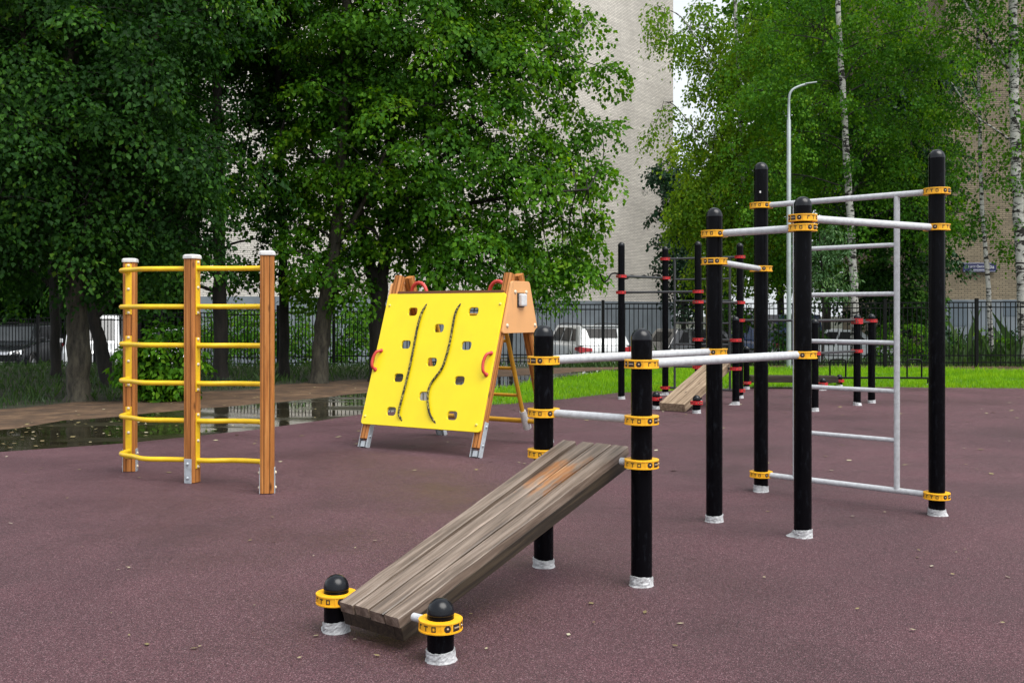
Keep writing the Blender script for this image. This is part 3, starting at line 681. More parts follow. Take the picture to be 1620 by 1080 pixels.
# --- rear apparatus (red clamps)
a_, b_, c_, d_ = G(983, 632.5), G(1052.5, 626), G(1104.4, 638), G(1170.6, 631)
e_, g_, h_, q_ = G(1164, 641.7), G(1356, 642.4), G(1378.8, 638.6), G(1288.8, 652)
i_, j_ = G(1038, 648), G(1102, 655)
rear = empty('workout_frame', (3.4, 16.6, 0), 'far workout frame of black posts with red clamps, dark bars and pale incline board', 'exercise frame')
for k, (p, h) in enumerate([(a_, 2.54), (b_, 2.53), (c_, 2.51), (d_, 2.54), (e_, 1.35), (g_, 1.385), (h_, 1.39), (q_, 1.32), (i_, .265), (j_, .265)]):
    post(rear, p, h, seed=k * 2.1 + 1, flap=[.5, 1.2, .6, .3, .8, .3, .3, .3, .5, .5][k])
Q = CLAMP_R; dk = M['dark_bar']
link(rear, a_, b_, 1.99, .021, Q, m=dk); link(rear, a_, c_, 1.73, .019, Q, m=dk); link(rear, b_, d_, 2.31, .019, Q, m=dk)
link(rear, c_, d_, 1.57, .017, Q, m=dk); link(rear, c_, e_, .99, .019, Q, m=dk); link(rear, c_, e_, .56, .019, Q, m=dk); link(rear, b_, d_, .14, .019, Q, m=dk)
link(rear, d_, h_, 1.28, .021, Q, m=dk); link(rear, q_, g_, .83, .019, Q, m=dk); link(rear, g_, h_, 1.26, .016, Q, cq=False, m=dk, name='short_bar'); link(rear, i_, j_, .16, .017, Q, m=dk, stub=.11)
link(rear, q_, g_, 1.295, .02, Q, m=dk, cp=False)
bl = lambda t, z: V3(Vector(b_).lerp(Vector(d_), t), z)
lad2 = MB()
for t in (.13, .87): lad2.tube([bl(t, .14) - rear.location, bl(t, 2.30) - rear.location], .02, 10)
lad2 = lad2.build('ladder', dk, rear)
for z in (.5, .88, 1.23, 1.6, 1.96): rod('rung', rear, bl(.13, z), bl(.87, z), .016, dk, 10).parent = lad2
wv = [W(930 + x / 3.6, 370 + y / 3.6, 16.9 + .004 * (x - 165)) for x, y in [(68, 226), (90, 272), (116, 258), (132, 230), (165, 225), (215, 256), (250, 236), (286, 252), (320, 236), (352, 252), (382, 234), (412, 236)]]
MB().tube([p - rear.location for p in bez(wv, 6)], .013, 8).build('wavy_bar', M['fence'], rear)
mi_ = (V3(i_, 0) + V3(j_, 0)) / 2; mc_ = (V3(c_, 0) + V3(e_, 0)) / 2; ax_ = (mc_ - mi_).normalized(); sd_ = Vector((ax_.y, -ax_.x, 0))
lo_ = mi_ - ax_ * .14 + Vector((0, 0, .13)); hi_ = mc_ + ax_ * .06 + Vector((0, 0, .645))
board(rear, lo_ - sd_ * .2, lo_ + sd_ * .2, hi_ - sd_ * .2, hi_ + sd_ * .2, 3, .05, [M['freshplank']], jm=M['freshplank'])

# --- low push-up bench behind
f_ = G(1181, 616.6); k_ = G(1302, 618.5); l_ = G(1328, 613); m_ = (f_[0] + .35, f_[1] + .55)
low = empty('exercise_bench', (5.2, 19.3, 0), 'low dark wooden exercise bench on short black posts with red clamps, near the lawn', 'bench')
for k, (p, h) in enumerate([(f_, .80), (k_, .24), (l_, .25), (m_, .24)]): post(low, p, h, seed=k + 9, flap=.5)
link(low, f_, m_, .13, .016, Q, m=dk); link(low, k_, l_, .13, .016, Q, m=dk)
lb = MB(); s0 = Vector(f_).lerp(Vector(m_), .5); s1 = Vector(k_).lerp(Vector(l_), .5); ex = (s1 - s0).normalized(); ey = Vector((-ex.y, ex.x))
for q in (-.14, .0, .14):
    o2 = ey * q
    MB().bar(V3(s0 + o2 - ex * .06, .19) - low.location, V3(s1 + o2 + ex * .08, .19) - low.location, .135, .115).build('plank', M['beamdark'], low, bevel=.006)
# --- low hoop rail on the lawn edge
r0, r1 = G(1290, 612), G(1468, 612)
hoop = empty('hoop_rail', (r1[0], r1[1], 0), 'low black tubular rail with upright hoops in front of the lawn', 'rail')
hl = Vector(hoop.location); rp = [V3(r0, .03), V3(r0, .13), V3(Vector(r0).lerp(Vector(r1), .02), .17), V3(Vector(r0).lerp(Vector(r1), .98), .17), V3(r1, .13), V3(r1, .03)]
MB().tube([p - hl for p in bez(rp, 5)], .021, 10).build('rail', M['fence'], hoop)
for x0, x1 in ((1313, 1338), (1435, 1458)):
    t0 = (x0 - 1290) / 178; t1 = (x1 - 1290) / 178; pa = Vector(r0).lerp(Vector(r1), t0); pb = Vector(r0).lerp(Vector(r1), t1)
    MB().tube([p - hl for p in [V3(pa, .17), V3(pa, .48)] + bez([V3(pa, .48), V3(pa.lerp(pb, .15), .515), V3(pa.lerp(pb, .85), .515), V3(pb, .48)], 4)[1:] + [V3(pb, .17)]], .017, 8).build('hoop', M['fence'], hoop)
for p in (r0, r1): MB().lathe([(.03, 0), (.03, .05), (.0, .05)], 12, V3(p, .012) - hl).build('foot', M['wrap'], hoop)

# ------------------------------------------------------------------ Swedish wall
P1, P2, P3 = Vector(G(206, 748)), Vector(G(304, 766)), Vector(G(423, 783))
sw = empty('climbing_ladder', (*P2, 0), 'curved climbing ladder of three orange timber posts joined by yellow rungs', 'climbing ladder')
swl = Vector(sw.location)
def timber(mb, w, L, mi=0, c=.014, g=.006):
    # grooved rounded square section along local X
    h = w / 2; s = []
    side = [(-h + c, h), (-h * .42 - .003, h), (-h * .42, h - .010), (-h * .42 + .003, h), (h * .42 - .003, h), (h * .42, h - .010), (h * .42 + .003, h), (h - c, h)]
    prof = []
    for k in range(4):
        a = k * math.pi / 2
        for y, z in side: prof.append((y * math.cos(a) + z * math.sin(a), -y * math.sin(a) + z * math.cos(a)))
    n = len(prof); vs = [(0, y, z) for y, z in prof] + [(L, y, z) for y, z in prof]
    fs = [(i, (i + 1) % n, n + (i + 1) % n, n + i) for i in range(n)] + [tuple(range(n))[::-1], tuple(range(n, 2 * n))]
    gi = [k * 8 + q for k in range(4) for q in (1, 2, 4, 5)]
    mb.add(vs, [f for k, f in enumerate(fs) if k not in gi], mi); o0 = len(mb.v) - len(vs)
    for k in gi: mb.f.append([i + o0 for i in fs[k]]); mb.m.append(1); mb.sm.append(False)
    # groove faces carry their own darker colour, deepening the lines
def timber_obj(name, a, b, w, parent, facing):
    a = Vector(a); b = Vector(b); x = (b - a).normalized(); f = Vector(facing); z = (f - x * f.dot(x)).normalized(); y = z.cross(x)
    m = Matrix((x, y, z)).transposed().to_4x4(); m.translation = a
    mb = MB(); timber(mb, w, (b - a).length); o = mb.build(name, [M['glulam'], M['groove']], parent, m)
    bm = bmesh.new(); bm.from_mesh(o.data); bmesh.ops.recalc_face_normals(bm, faces=bm.faces); bm.to_mesh(o.data); bm.free(); return o
RZ = [1.762, 1.452, 1.136, .826, .521, .20]
fc = [Vector((.10, -1, 0)).normalized(), Vector((-.35, -.94, 0)).normalized(), Vector((.16, -1, 0)).normalized()]
hp = .052
sw_posts = []
for P, f in zip((P1, P2, P3), fc):
    o = timber_obj('timber_post', V3(P, .022) - swl, V3(P, 1.85) - swl, 2 * hp, sw, f); sw_posts.append(o)
    zf = math.atan2(f.y, f.x)
    cb = MB()
    def sq(r, z, c): return [Vector((math.cos(zf) * x - math.sin(zf) * y, math.sin(zf) * x + math.cos(zf) * y, z)) for x, y in [(r, -r + c), (r, r - c), (r - c, r), (-r + c, r), (-r, r - c), (-r, -r + c), (-r + c, -r), (r - c, -r)]]
    rings = [sq(.060, 0, .018), sq(.061, .004, .018), sq(.060, .024, .018), sq(.05, .034, .018), sq(.02, .037, .008)]
    vs = [v for r_ in rings for v in r_]; fs = [(i * 8 + j, i * 8 + (j + 1) % 8, (i + 1) * 8 + (j + 1) % 8, (i + 1) * 8 + j) for i in range(4) for j in range(8)] + [tuple(range(32, 40)), tuple(range(8))[::-1]]
    cb.add(vs, fs); cc = cb.build('post_cap', M['capwhite'], sw); cc.location = V3(P, 1.842) - swl
def rot2(v, a): return Vector((v[0] * math.cos(a) - v[1] * math.sin(a), v[0] * math.sin(a) + v[1] * math.cos(a), 0))
def plate(P, dirn, z0, z1, w, m, name, bolts, th=.006, bm_=None):
    d = Vector(dirn); t = Vector((-d.y, d.x, 0)); c = V3(P, 0) + d * (hp + th / 2)
    mtx = Matrix((t, d, Vector((0, 0, 1)))).transposed()
    mb = MB(); mb.box(c + Vector((0, 0, (z0 + z1) / 2)) - swl, (w, th, z1 - z0), 0, mtx); o = mb.build(name, m, sw, bevel=.002)
    for zb in bolts: MB().dome(V3(P, zb) + d * (hp + th) - swl, .0135, d, 10, 4, squash=.9).build('bolt_cap', bm_ or M['boltcap'], o)
    return o
d1 = fc[0]; d2l = rot2(fc[1], R(-90)); d2r = rot2(fc[1], R(90)); d3b = rot2(fc[2], R(180))
for zt, zb in ((0, 1), (2, 3), (4, 5)):
    z0 = RZ[zb] - .03; z1 = RZ[zt] + .03
    bl_ = [RZ[zt] + .05, (RZ[zt] + RZ[zb]) / 2, RZ[zb] - .05]
    for P, d in ((P1, d1), (P2, d2l), (P2, d2r), (P3, d3b)):
        o = plate(P, d, z0 - .035, z1 + .035, .052, M['yellow_tube'], 'mounting_plate', bl_)
for z in RZ:
    s = V3(P1, z) + d1 * (hp + .004)
    e1 = V3(P2, z) + d2l * (hp + .004)
    pts = [s, s + d1 * .075 + Vector((-.012, 0, 0)), s + d1 * .165 + Vector((-.018, 0, 0)), s + Vector((.06, -.255, 0)), s + Vector((.16, -.335, 0)), s.lerp(e1, .55) + Vector((-.06, -.19, 0)), s.lerp(e1, .8) + Vector((-.02, -.085, 0)), e1]
    MB().tube([p - swl for p in bez(pts, 6)], .0205, 12).build('rung', M['yellow_tube'], sw)
    s2 = V3(P2, z) + d2r * (hp + .004); e2 = V3(P3, z) + d3b * (hp + .004)
    pts = [s2, s2 + d2r * .12 + Vector((0, .02, 0)), s2.lerp(e2, .38) + Vector((.05, .16, 0)), s2.lerp(e2, .68) + Vector((.07, .22, 0)), e2 + Vector((-.10, .24, 0)), e2 + Vector((-.02, .17, 0)), e2 + d3b * .07, e2]
    MB().tube([p - swl for p in bez(pts, 6)], .0205, 12).build('rung', M['yellow_tube'], sw)
for P, ds in ((P1, (rot2(fc[0], R(90)), rot2(fc[0], R(-90)))), (P2, (fc[1], rot2(fc[1], R(180)))), (P3, (rot2(fc[2], R(90)), rot2(fc[2], R(-90))))):
    for d in ds: plate(P, d, .017, .215, .07, M['bracket'], 'foot_plate', [.175, .06], .007, M['boltcap'] if P is not P2 else M['bracket'])

# ------------------------------------------------------------------ A-frame climbing wall
th = R(-33); U = Vector((math.cos(th), math.sin(th), 0)); VV = Vector((-math.sin(th), math.cos(th), 0)); CA = Vector((-.53, 11.0, 0))
af = empty('climbing_wall', CA, 'A-frame climbing wall with yellow holed board, two ropes and a peach side panel', 'climbing wall')
lw = lambda u, v, z: U * u + VV * v + Vector((0, 0, z))      # local (thing origin at CA)
bw = .095
for u in (-.755, .655):
    for sgn in (-1, 1):
        foot = lw(u, sgn * .645, .10); apex = lw(u, sgn * .075, 1.79)
        bd = (apex - foot).normalized(); fcg = VV * sgn
        o = timber_obj('timber_leg', foot, apex, bw, af, fcg)
        foot0 = foot - bd * .085
        br = MB(); xax = bd; zax = (fcg - bd * fcg.dot(bd)).normalized(); yax = zax.cross(xax)
        mt = Matrix((xax, yax, zax)).transposed()
        for s2 in (-1, 1):
            br.box(foot + bd * .085 + U * (s2 * (bw / 2 + .005)), (.35, .007, .062), 0, mt)
        br.box(foot - bd * .055 + zax * (-.008), (.06, .05, .07), 0, mt)
        br = br.build('foot_bracket', M['bracket'], af, bevel=.002)
        for s2 in (-1, 1):
            for kx in (.03, .215): MB().dome(foot + bd * kx + U * (s2 * (bw / 2 + .009)), .014, U * s2, 10, 3).build('bolt_cap', M['bracket'], br)
# yellow board with holes
slope_b = Vector((0, 0, 0)); fl = lw(0, -.645, .10); al = lw(0, -.075, 1.79); sv = (al - fl).normalized(); nrm = U.cross(sv).normalized()
if nrm.dot(VV) > 0: nrm = -nrm
pb0 = fl + sv * ((.236 - .10) / sv.z) + nrm * (bw / 2 + .002)
Wp = (1.58 - .236) / sv.z; U0, U1 = -.80, .70
def to_panel(x, y):
    o = Vector((0, 0, CAMH)) - CA; d = Vector(((x - CX) / FOC, 1, (HY - y) / FOC)); pn = pb0 + nrm * .024
    t = (pn - o).dot(nrm) / d.dot(nrm); p = o + d * t - pn; return p.dot(U), p.dot(sv)
def rrect(cx, cy, w_, h_, r, n=5):
    out = []
    for (sx, sy, a0) in ((1, 1, 0), (-1, 1, 90), (-1, -1, 180), (1, -1, 270)):
        for i in range(n + 1):
            a = R(a0 + 90 * i / n); out.append((cx + sx * (w_ / 2 - r) + r * math.cos(a), cy + sy * (h_ / 2 - r) + r * math.sin(a)))
    return out
Zs = 3.375
holes = [to_panel(550 + x / Zs, 420 + y / Zs) for x, y in [(347, 246), (487, 334), (310, 421), (449, 514), (271, 598), (406, 696), (232, 777), (671, 245), (633, 427), (596, 613), (557, 800)]]
def panel_mesh(name, outer, holes, O, ex_, ey_, nn, thick, material, parent):
    bm = bmesh.new(); es = []
    for lp in [outer] + holes:
        vs = [bm.verts.new(O + ex_ * x + ey_ * y) for x, y in lp]; es += [bm.edges.new((vs[i], vs[(i + 1) % len(vs)])) for i in range(len(vs))]
    bmesh.ops.triangle_fill(bm, use_beauty=True, use_dissolve=False, edges=es)
    fs = list(bm.faces)
    r = bmesh.ops.extrude_face_region(bm, geom=fs); bmesh.ops.translate(bm, vec=nn * thick, verts=[g for g in r['geom'] if isinstance(g, bmesh.types.BMVert)])
    bmesh.ops.recalc_face_normals(bm, faces=bm.faces)
    es = [e for e in bm.edges if len(e.link_faces) == 2 and e.calc_face_angle(0) > 1.2]
    bmesh.ops.bevel(bm, geom=es, offset=.0035, segments=1, affect='EDGES', clamp_overlap=True)
    me = bpy.data.meshes.new(name); bm.to_mesh(me); bm.free(); me.materials.append(material)
    o = bpy.data.objects.new(name, me); COL.objects.link(o); o.parent = parent; return o
outer = rrect((U0 + U1) / 2, Wp / 2, U1 - U0, Wp, .03)
panel = panel_mesh('climbing_board', outer, [rrect(x, y, .120, .090, .032) for x, y in holes], pb0, U, sv, nrm, .024, M['yellow_panel'], af)
pt = lambda x, y, h=0: (lambda q: pb0 + U * q[0] + sv * q[1] + nrm * (.024 + h))(to_panel(x, y))
for pts in ([(425, 198), (402, 250), (378, 330), (355, 450), (330, 570), (300, 690), (280, 770), (279, 800), (291, 832)], [(606, 196), (582, 250), (563, 340), (546, 430), (510, 545), (450, 630), (433, 690), (434, 745), (446, 800), (472, 848)]):
    P = [pt(550 + x / Zs, 420 + y / Zs, .016) for x, y in pts]; P[0] -= nrm * .03; P[-1] -= nrm * .03
    MB().tube(bez(P, 6), .0115, 10).build('rope', M['rope'], af)
for x, y in [(225, 213), (815, 205), (93, 803), (687, 850)]: MB().dome(pt(550 + x / Zs, 420 + y / Zs), .016, nrm, 10, 4, squash=.7).build('bolt_cap', M['boltyel'], panel)
tb = MB(); tb.bar(pb0 + U * (U0 + .13) + sv * (Wp - .012) - nrm * .006, pb0 + U * (U1 - .05) + sv * (Wp - .012) - nrm * .006, .02, .03, 0, nrm)
tb = MB(); tb.bar(pb0 + U * (U0 + .12) + sv * (Wp + .012) + nrm * .012, pb0 + U * (U1 - .04) + sv * (Wp + .012) + nrm * .012, .03, .024, 0, nrm); tb.build('top_edge_strip', M['groove'], af)
for a0, a1, bow in (((180, 455), (148, 555), -28), ((767, 468), (741, 583), -30)):
    p0 = pt(550 + a0[0] / Zs, 420 + a0[1] / Zs, .012); p1 = pt(550 + a1[0] / Zs, 420 + a1[1] / Zs, .012)
    q = bez([p0, p0 + nrm * .035 + (p1 - p0) * .14 - U * .02, p0.lerp(p1, .5) + nrm * .042 - U * .032, p1 + nrm * .035 - (p1 - p0) * .14 - U * .018, p1], 6)
    hh = MB().tube(q, .0155, 10); hh = hh.build('handle', M['redplastic'], af)
    kk = MB(); [MB().dome(p_ - nrm * .008, .024, nrm, 12, 4, squash=.6).build('handle_flange', M['redplastic'], hh) for p_ in (p0, p1)]
    [MB().dome(p_ + nrm * .005, .010, nrm, 10, 3).build('bolt_cap', M['boltcap'], hh) for p_ in (p0, p1)]
for u in (-.56, .46):
    c = lw(u, 0, 1.60); ptsh = [c + U * (.105 * math.cos(R(a))) + Vector((0, 0, .125 * math.sin(R(a)))) for a in range(0, 181, 18)]
    MB().tube(ptsh, .02, 10).build('handle', M['redplastic'], af)
rg = MB(); rg.tube([lw(-.72, .0, 1.585), lw(.62, .0, 1.585)], .024, 12); rg.build('ridge_bar', M['ochre_tube'], af)
# side panels
for us, bx in ((.655 + bw / 2 + .002, 1), (-.755 - bw / 2 - .026, 0)):
    O = lw(us, 0, 0)
    def tr(pts, r=.03):
        out = []
        n = len(pts)
        for i in range(n):
            p = Vector(pts[i]); a = (Vector(pts[i - 1]) - p).normalized(); b = (Vector(pts[(i + 1) % n]) - p).normalized()
            for k in range(5): t = k / 4; out.append(tuple((p + a * r * (1 - t) ** 2 + b * r * t ** 2)))
        return out
    sp_ = panel_mesh('side_panel', tr([(-.318, 1.20), (.35, 1.20), (.182, 1.72), (-.145, 1.72)]), [], O, VV, Vector((0, 0, 1)), U, .024, M['peach_panel'], af)
    dd = U if bx else -U; oo = O + (U * .024 if bx else Vector((0, 0, 0)))
    for v, z in ((-.09, 1.61), (.115, 1.61), (-.235, 1.275), (.285, 1.275)): MB().dome(oo + VV * v + Vector((0, 0, z)), .021, dd, 12, 4, squash=.7).build('bolt_cap', M['boltcap'], sp_)
    if bx:
        mt = Matrix((VV, U, Vector((0, 0, 1)))).transposed()
        bb = MB(); bb.box(oo + U * .026 + VV * .012 + Vector((0, 0, 1.53)), (.105, .045, .125), 0, mt); db = bb.build('alarm_box', M['capwhite'], af, bevel=.014)
        bb = MB(); bb.box(oo + U * .004 + VV * .008 + Vector((0, 0, 1.53)), (.125, .008, .145), 0, mt); bb.build('back_plate', M['trim'], db)
# rear ladder
cb_ = MB(); cb_.tube([lw(-.755, .565, .25), lw(.655, .565, .25)], .026, 12); cb_.build('cross_tube', M['ochre_tube'], af)
for u in (-.44, .44):
    MB().tube([lw(u, .04, 1.585), lw(u, .52, .30)], .023, 12).build('ladder_rail', M['ochre_tube'], af)
    MB().tube([lw(u, .50, .36), lw(u, .60, .17)], [.036, .045], 12).build('ladder_clamp', M['capwhite'], af)
for z in (.53, .82, 1.11, 1.38):
    v = .04 + (1.585 - z) / (1.585 - .30) * .48
    MB().tube([lw(-.44, v, z), lw(.44, v, z)], .018, 10).build('rung', M['ochre_tube'], af)

# ------------------------------------------------------------------ fence
fence = empty('metal_fence', (0, 28, 0), 'long black metal picket fence between the playground and the parked cars', 'fence')
fpts = [(-220, 34.0, 1.20), (-40, 32.6, 1.23), (60, 32.0, 1.27), (150, 31.6, 1.34), (255, 31.0, 1.42), (350, 30.4, 1.49), (440, 29.7, 1.54), (528, 29.1, 1.58), (650, 28.6, 1.61), (790, 28.3, 1.64), (954, 27.9, 1.66), (1110, 27.5, 1.66), (1260, 27.2, 1.67), (1400, 26.9, 1.68), (1545, 26.7, 1.69), (1700, 26.4, 1.70), (1860, 26.1, 1.70)]
fw = [(Vector((W(x, 500, d).x, d)), zt) for x, d, zt in fpts]
for i in range(len(fw)):
    p, zt = fw[i]; q = MB(); q.box(V3(p, zt - .87) - Vector(fence.location), (.075, .075, 1.90)); q.build('fence_post', M['fence'], fence)
    if i + 1 < len(fw):
        p2, z2 = fw[i + 1]; L = (p2 - p).length; n = int(L / .118); mb = MB(); d = (p2 - p).normalized(); zt_ = zt + .0; zb = zt_ - 1.64
        g0 = p + d * .05; g1 = p2 - d * .05
        for z in (zt_ - .015, zt_ - .145, zb + .10, zb + .28): mb.bar(V3(g0, z) - fence.location, V3(g1, z) - fence.location, .028, .03)
        for k in range(n):
            c = g0.lerp(g1, (k + .5) / n); mb.box(V3(c, (zt_ - .03 + zb + .02) / 2) - Vector(fence.location), (.019, .019, 1.59), 0, Matrix.Rotation(math.atan2(d.y, d.x), 3, 'Z'))
        mb.build('fence_panel', M['fence'], fence)

# ------------------------------------------------------------------ street lamp
lp = G(1248, 583)
lamp = empty('street_lamp', (*lp, 0), 'tall grey curved street lamp pole on the lawn behind the ladder', 'street lamp')
sc = lp[1] / FOC
pz = lambda y: CAMH + (HY - y) * sc
MB().tube([(0, 0, 0), (0, 0, pz(190)), (0, 0, pz(189)), (0, 0, pz(165))], [.060, .050, .036, .034], 16).build('pole', M['lampmetal'], lamp)
arm = bez([(0, 0, pz(166)), (.02, 0, pz(150)), (.12, .02, pz(141)), (.32, .05, pz(135)), (.46, .07, pz(132.5))], 6)
ar = MB().tube(arm, .031, 12).build('lamp_arm', M['lampmetal'], lamp)
hd = MB(); hd.bar((.42, .065, pz(132)), (.72, .10, pz(129)), .10, .035); hd.build('lamp_head', M['lampmetal'], lamp, bevel=.012)
MB().lathe([(.11, 0), (.11, .02), (.08, .03)], 16).build('base_flange', M['lampmetal'], lamp)

# ------------------------------------------------------------------ buildings
def facade(mb, P0, d, width, z0, z1, openings, mi=0, depth=.14):
    d = Vector(d).normalized(); n = Vector((d.y, -d.x, 0))   # outward normal for a wall seen with d running to the viewer's right
    us = sorted({0, width, *[o[0] for o in openings], *[o[2] for o in openings]}); vs_ = sorted({z0, z1, *[o[1] for o in openings], *[o[3] for o in openings]})
    pt_ = lambda u, v, k=0: Vector(P0) + d * u + Vector((0, 0, v)) - n * k
    for i in range(len(us) - 1):
        for j in range(len(vs_) - 1):
            cu, cv = (us[i] + us[i + 1]) / 2, (vs_[j] + vs_[j + 1]) / 2
            if any(o[0] < cu < o[2] and o[1] < cv < o[3] for o in openings): continue
            mb.add([pt_(us[i], vs_[j]), pt_(us[i + 1], vs_[j]), pt_(us[i + 1], vs_[j + 1]), pt_(us[i], vs_[j + 1])], [(0, 1, 2, 3)], mi)
    for o in openings:
        u0, v0, u1, v1 = o[:4]
        for (a, b, c, e) in (((u0, v0), (u1, v0), 0, 0), ((u1, v0), (u1, v1), 0, 0), ((u1, v1), (u0, v1), 0, 0), ((u0, v1), (u0, v0), 0, 0)):
            mb.add([pt_(*a), pt_(*b), pt_(*b, depth), pt_(*a, depth)], [(0, 1, 2, 3)], mi)
    return pt_, n
def window(parent, pt_, n, o, depth=.14):
    u0, v0, u1, v1 = o; f = MB(); t = .07; k = depth - .05
    def strip(ua, va, ub, vb):
        f.prism([pt_(ua, va, k), pt_(ub, va, k), pt_(ub, vb, k), pt_(ua, vb, k)], -n * .05)
    strip(u0, v0, u1, v0 + t); strip(u0, v1 - t, u1, v1); strip(u0, v0 + t, u0 + t, v1 - t); strip(u1 - t, v0 + t, u1, v1 - t)
    um = u0 + (u1 - u0) * .42; strip(um - t / 2, v0 + t, um + t / 2, v1 - t)
    fr = f.build('window', M['frame_white'], parent)
    g = MB(); g.add([pt_(u0, v0, depth - .012), pt_(u1, v0, depth - .012), pt_(u1, v1, depth - .012), pt_(u0, v1, depth - .012)], [(0, 1, 2, 3)]); g.build('pane', M['glass'], fr)
    s = MB(); s.prism([pt_(u0 - .06, v0 - .04, -.10), pt_(u1 + .06, v0 - .04, -.10), pt_(u1 + .06, v0 - .04, depth - .06), pt_(u0 - .06, v0 - .04, depth - .06)], Vector((0, 0, .036))); s.build('window_sill', M['frame_white'], fr)
dA = Vector((.675, .737, 0)).normalized()
corner = Vector((.1532 * 58, 58, 0)); wl_ = 26.1; Pw = corner - dA * wl_; Hb = 27.0
bA = empty('apartment_building', (Pw.x, Pw.y, -.62), 'tall cream brick apartment block with blank end wall behind the left trees', 'building')
z0 = 0.0
PwL = Vector((0, 0, 0)); 
ucol = lambda x: None
# small window on the end wall seen between the trunks
def u_at(x):
    r = (x - CX) / FOC; # Pw + dA*u : X = r*Y
    return (r * Pw.y - Pw.x) / (dA.x - r * dA.y)
def z_at(x, y):
    u = u_at(x); Yd = Pw.y + dA.y * u; return CAMH + (HY - y) * Yd / FOC + .62
ops = [(u_at(528), z_at(528, 411), u_at(568), z_at(548, 391))]
for fl_ in range(1, 8): ops.append((ops[0][0], ops[0][1] + 2.8 * fl_, ops[0][2], ops[0][3] + .35 + 2.8 * fl_))
mb = MB(); pA, nA = facade(mb, PwL, dA, wl_, 2.62, Hb, ops)
n1 = Vector((dA.y, -dA.x, 0)); back = -n1 * 14
# far return wall and back
mb.add([PwL + dA * wl_ + Vector((0, 0, 0)), PwL + dA * wl_ + back, PwL + dA * wl_ + back + Vector((0, 0, Hb)), PwL + dA * wl_ + Vector((0, 0, Hb))], [(0, 1, 2, 3)])
mb.build('wall', M['bricks'], bA)
for o in ops: window(bA, pA, nA, o)
pbm = MB(); pbm.prism([PwL + n1 * .06, PwL + dA * wl_ + n1 * .06, PwL + dA * wl_ - n1 * .3, PwL - n1 * .3], Vector((0, 0, 2.62))); pbm.build('plinth', M['plinth'], bA)
rb = MB(); rb.prism([PwL + Vector((0, 0, Hb)) + n1 * .2, PwL + dA * (wl_ + .2) + Vector((0, 0, Hb)) + n1 * .2, PwL + dA * (wl_ + .2) + back + Vector((0, 0, Hb)), PwL + back + Vector((0, 0, Hb))], Vector((0, 0, .4))); rb.build('roof', M['plinth'], bA)
# narrow frontal bay, then a wing set back
dB = Vector((1, .0, 0)); wB = 2.75; PB0 = PwL - dB * wB
mb = MB(); pB, nB = facade(mb, PB0, dB, wB - .002, 2.62, Hb, [])
mb.add([PB0, PB0 + Vector((0, 0, Hb)), PB0 + Vector((0, 12, Hb)), PB0 + Vector((0, 12, 0))], [(0, 1, 2, 3)])
mb.build('wall', M['bricks'], bA)
pbm = MB(); pbm.prism([PB0 + nB * .06, PwL + nB * .055 - dB * .05, PwL - nB * .3 - dB * .05, PB0 - nB * .3], Vector((0, 0, 2.62))); pbm.build('plinth', M['plinth'], bA)
PD0 = PB0 + Vector((-24, 11, 0)); ops2 = [(23 - 2.6 - k * 3.4, 3.1 + f * 2.8, 23 - 1.0 - k * 3.4, 4.6 + f * 2.8) for k in range(6) for f in range(4)]
mb = MB(); pD, nD = facade(mb, PD0, dB, 24, 2.62, Hb, ops2); mb.build('wall', M['bricks'], bA)
for o in ops2: window(bA, pD, nD, o)
pbm = MB(); pbm.prism([PD0 + nD * .06, PD0 + dB * 23.95 + nD * .06, PD0 + dB * 23.95 - nD * .3, PD0 - nD * .3], Vector((0, 0, 2.62))); pbm.build('plinth', M['plinth'], bA)
# right building
dC = Vector((1, -.02, 0)).normalized(); PC = Vector((W(1496, 500, 42).x, 42, -.62))
bC = empty('apartment_building', PC, 'tan brick apartment block with blue street sign behind the birches', 'building'); wC = 26
opsC = [(5.6 + k * 3.4, 3.9 + fl_ * 2.8, 7.2 + k * 3.4, 5.4 + fl_ * 2.8) for k in range(5) for fl_ in range(7)]
mb = MB(); pC, nC = facade(mb, (0, 0, 0), dC, wC, 2.55, 24, opsC)
mb.add([Vector((0, 0, 0)), Vector((0, 0, 24)), Vector((.3, 14, 24)), Vector((.3, 14, 0))], [(0, 1, 2, 3)])
mb.build('wall', M['bricks2'], bC)
for o in opsC[:20]: window(bC, pC, nC, o)
for o in opsC[20:]: window(bC, pC, nC, o)
pm = MB(); pm.prism([nC * .08, dC * wC + nC * .08, dC * wC - nC * .3, -nC * .3], Vector((0, 0, 2.55))); pm.build('plinth', M['plinth'], bC)
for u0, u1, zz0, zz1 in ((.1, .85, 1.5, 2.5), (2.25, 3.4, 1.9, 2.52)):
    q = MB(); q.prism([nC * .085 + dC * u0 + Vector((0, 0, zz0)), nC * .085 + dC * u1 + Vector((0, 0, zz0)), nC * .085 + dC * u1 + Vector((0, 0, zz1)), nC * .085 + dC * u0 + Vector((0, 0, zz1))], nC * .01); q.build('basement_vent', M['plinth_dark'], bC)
rb = MB(); rb.prism([Vector((-.2, 0, 24)) + nC * .2, dC * (wC) + Vector((0, 0, 24)) + nC * .2, dC * wC - nC * 14 + Vector((0, 0, 24)), Vector((-.2, 0, 24)) - nC * 14], Vector((0, 0, .4))); rb.build('roof', M['plinth'], bC)
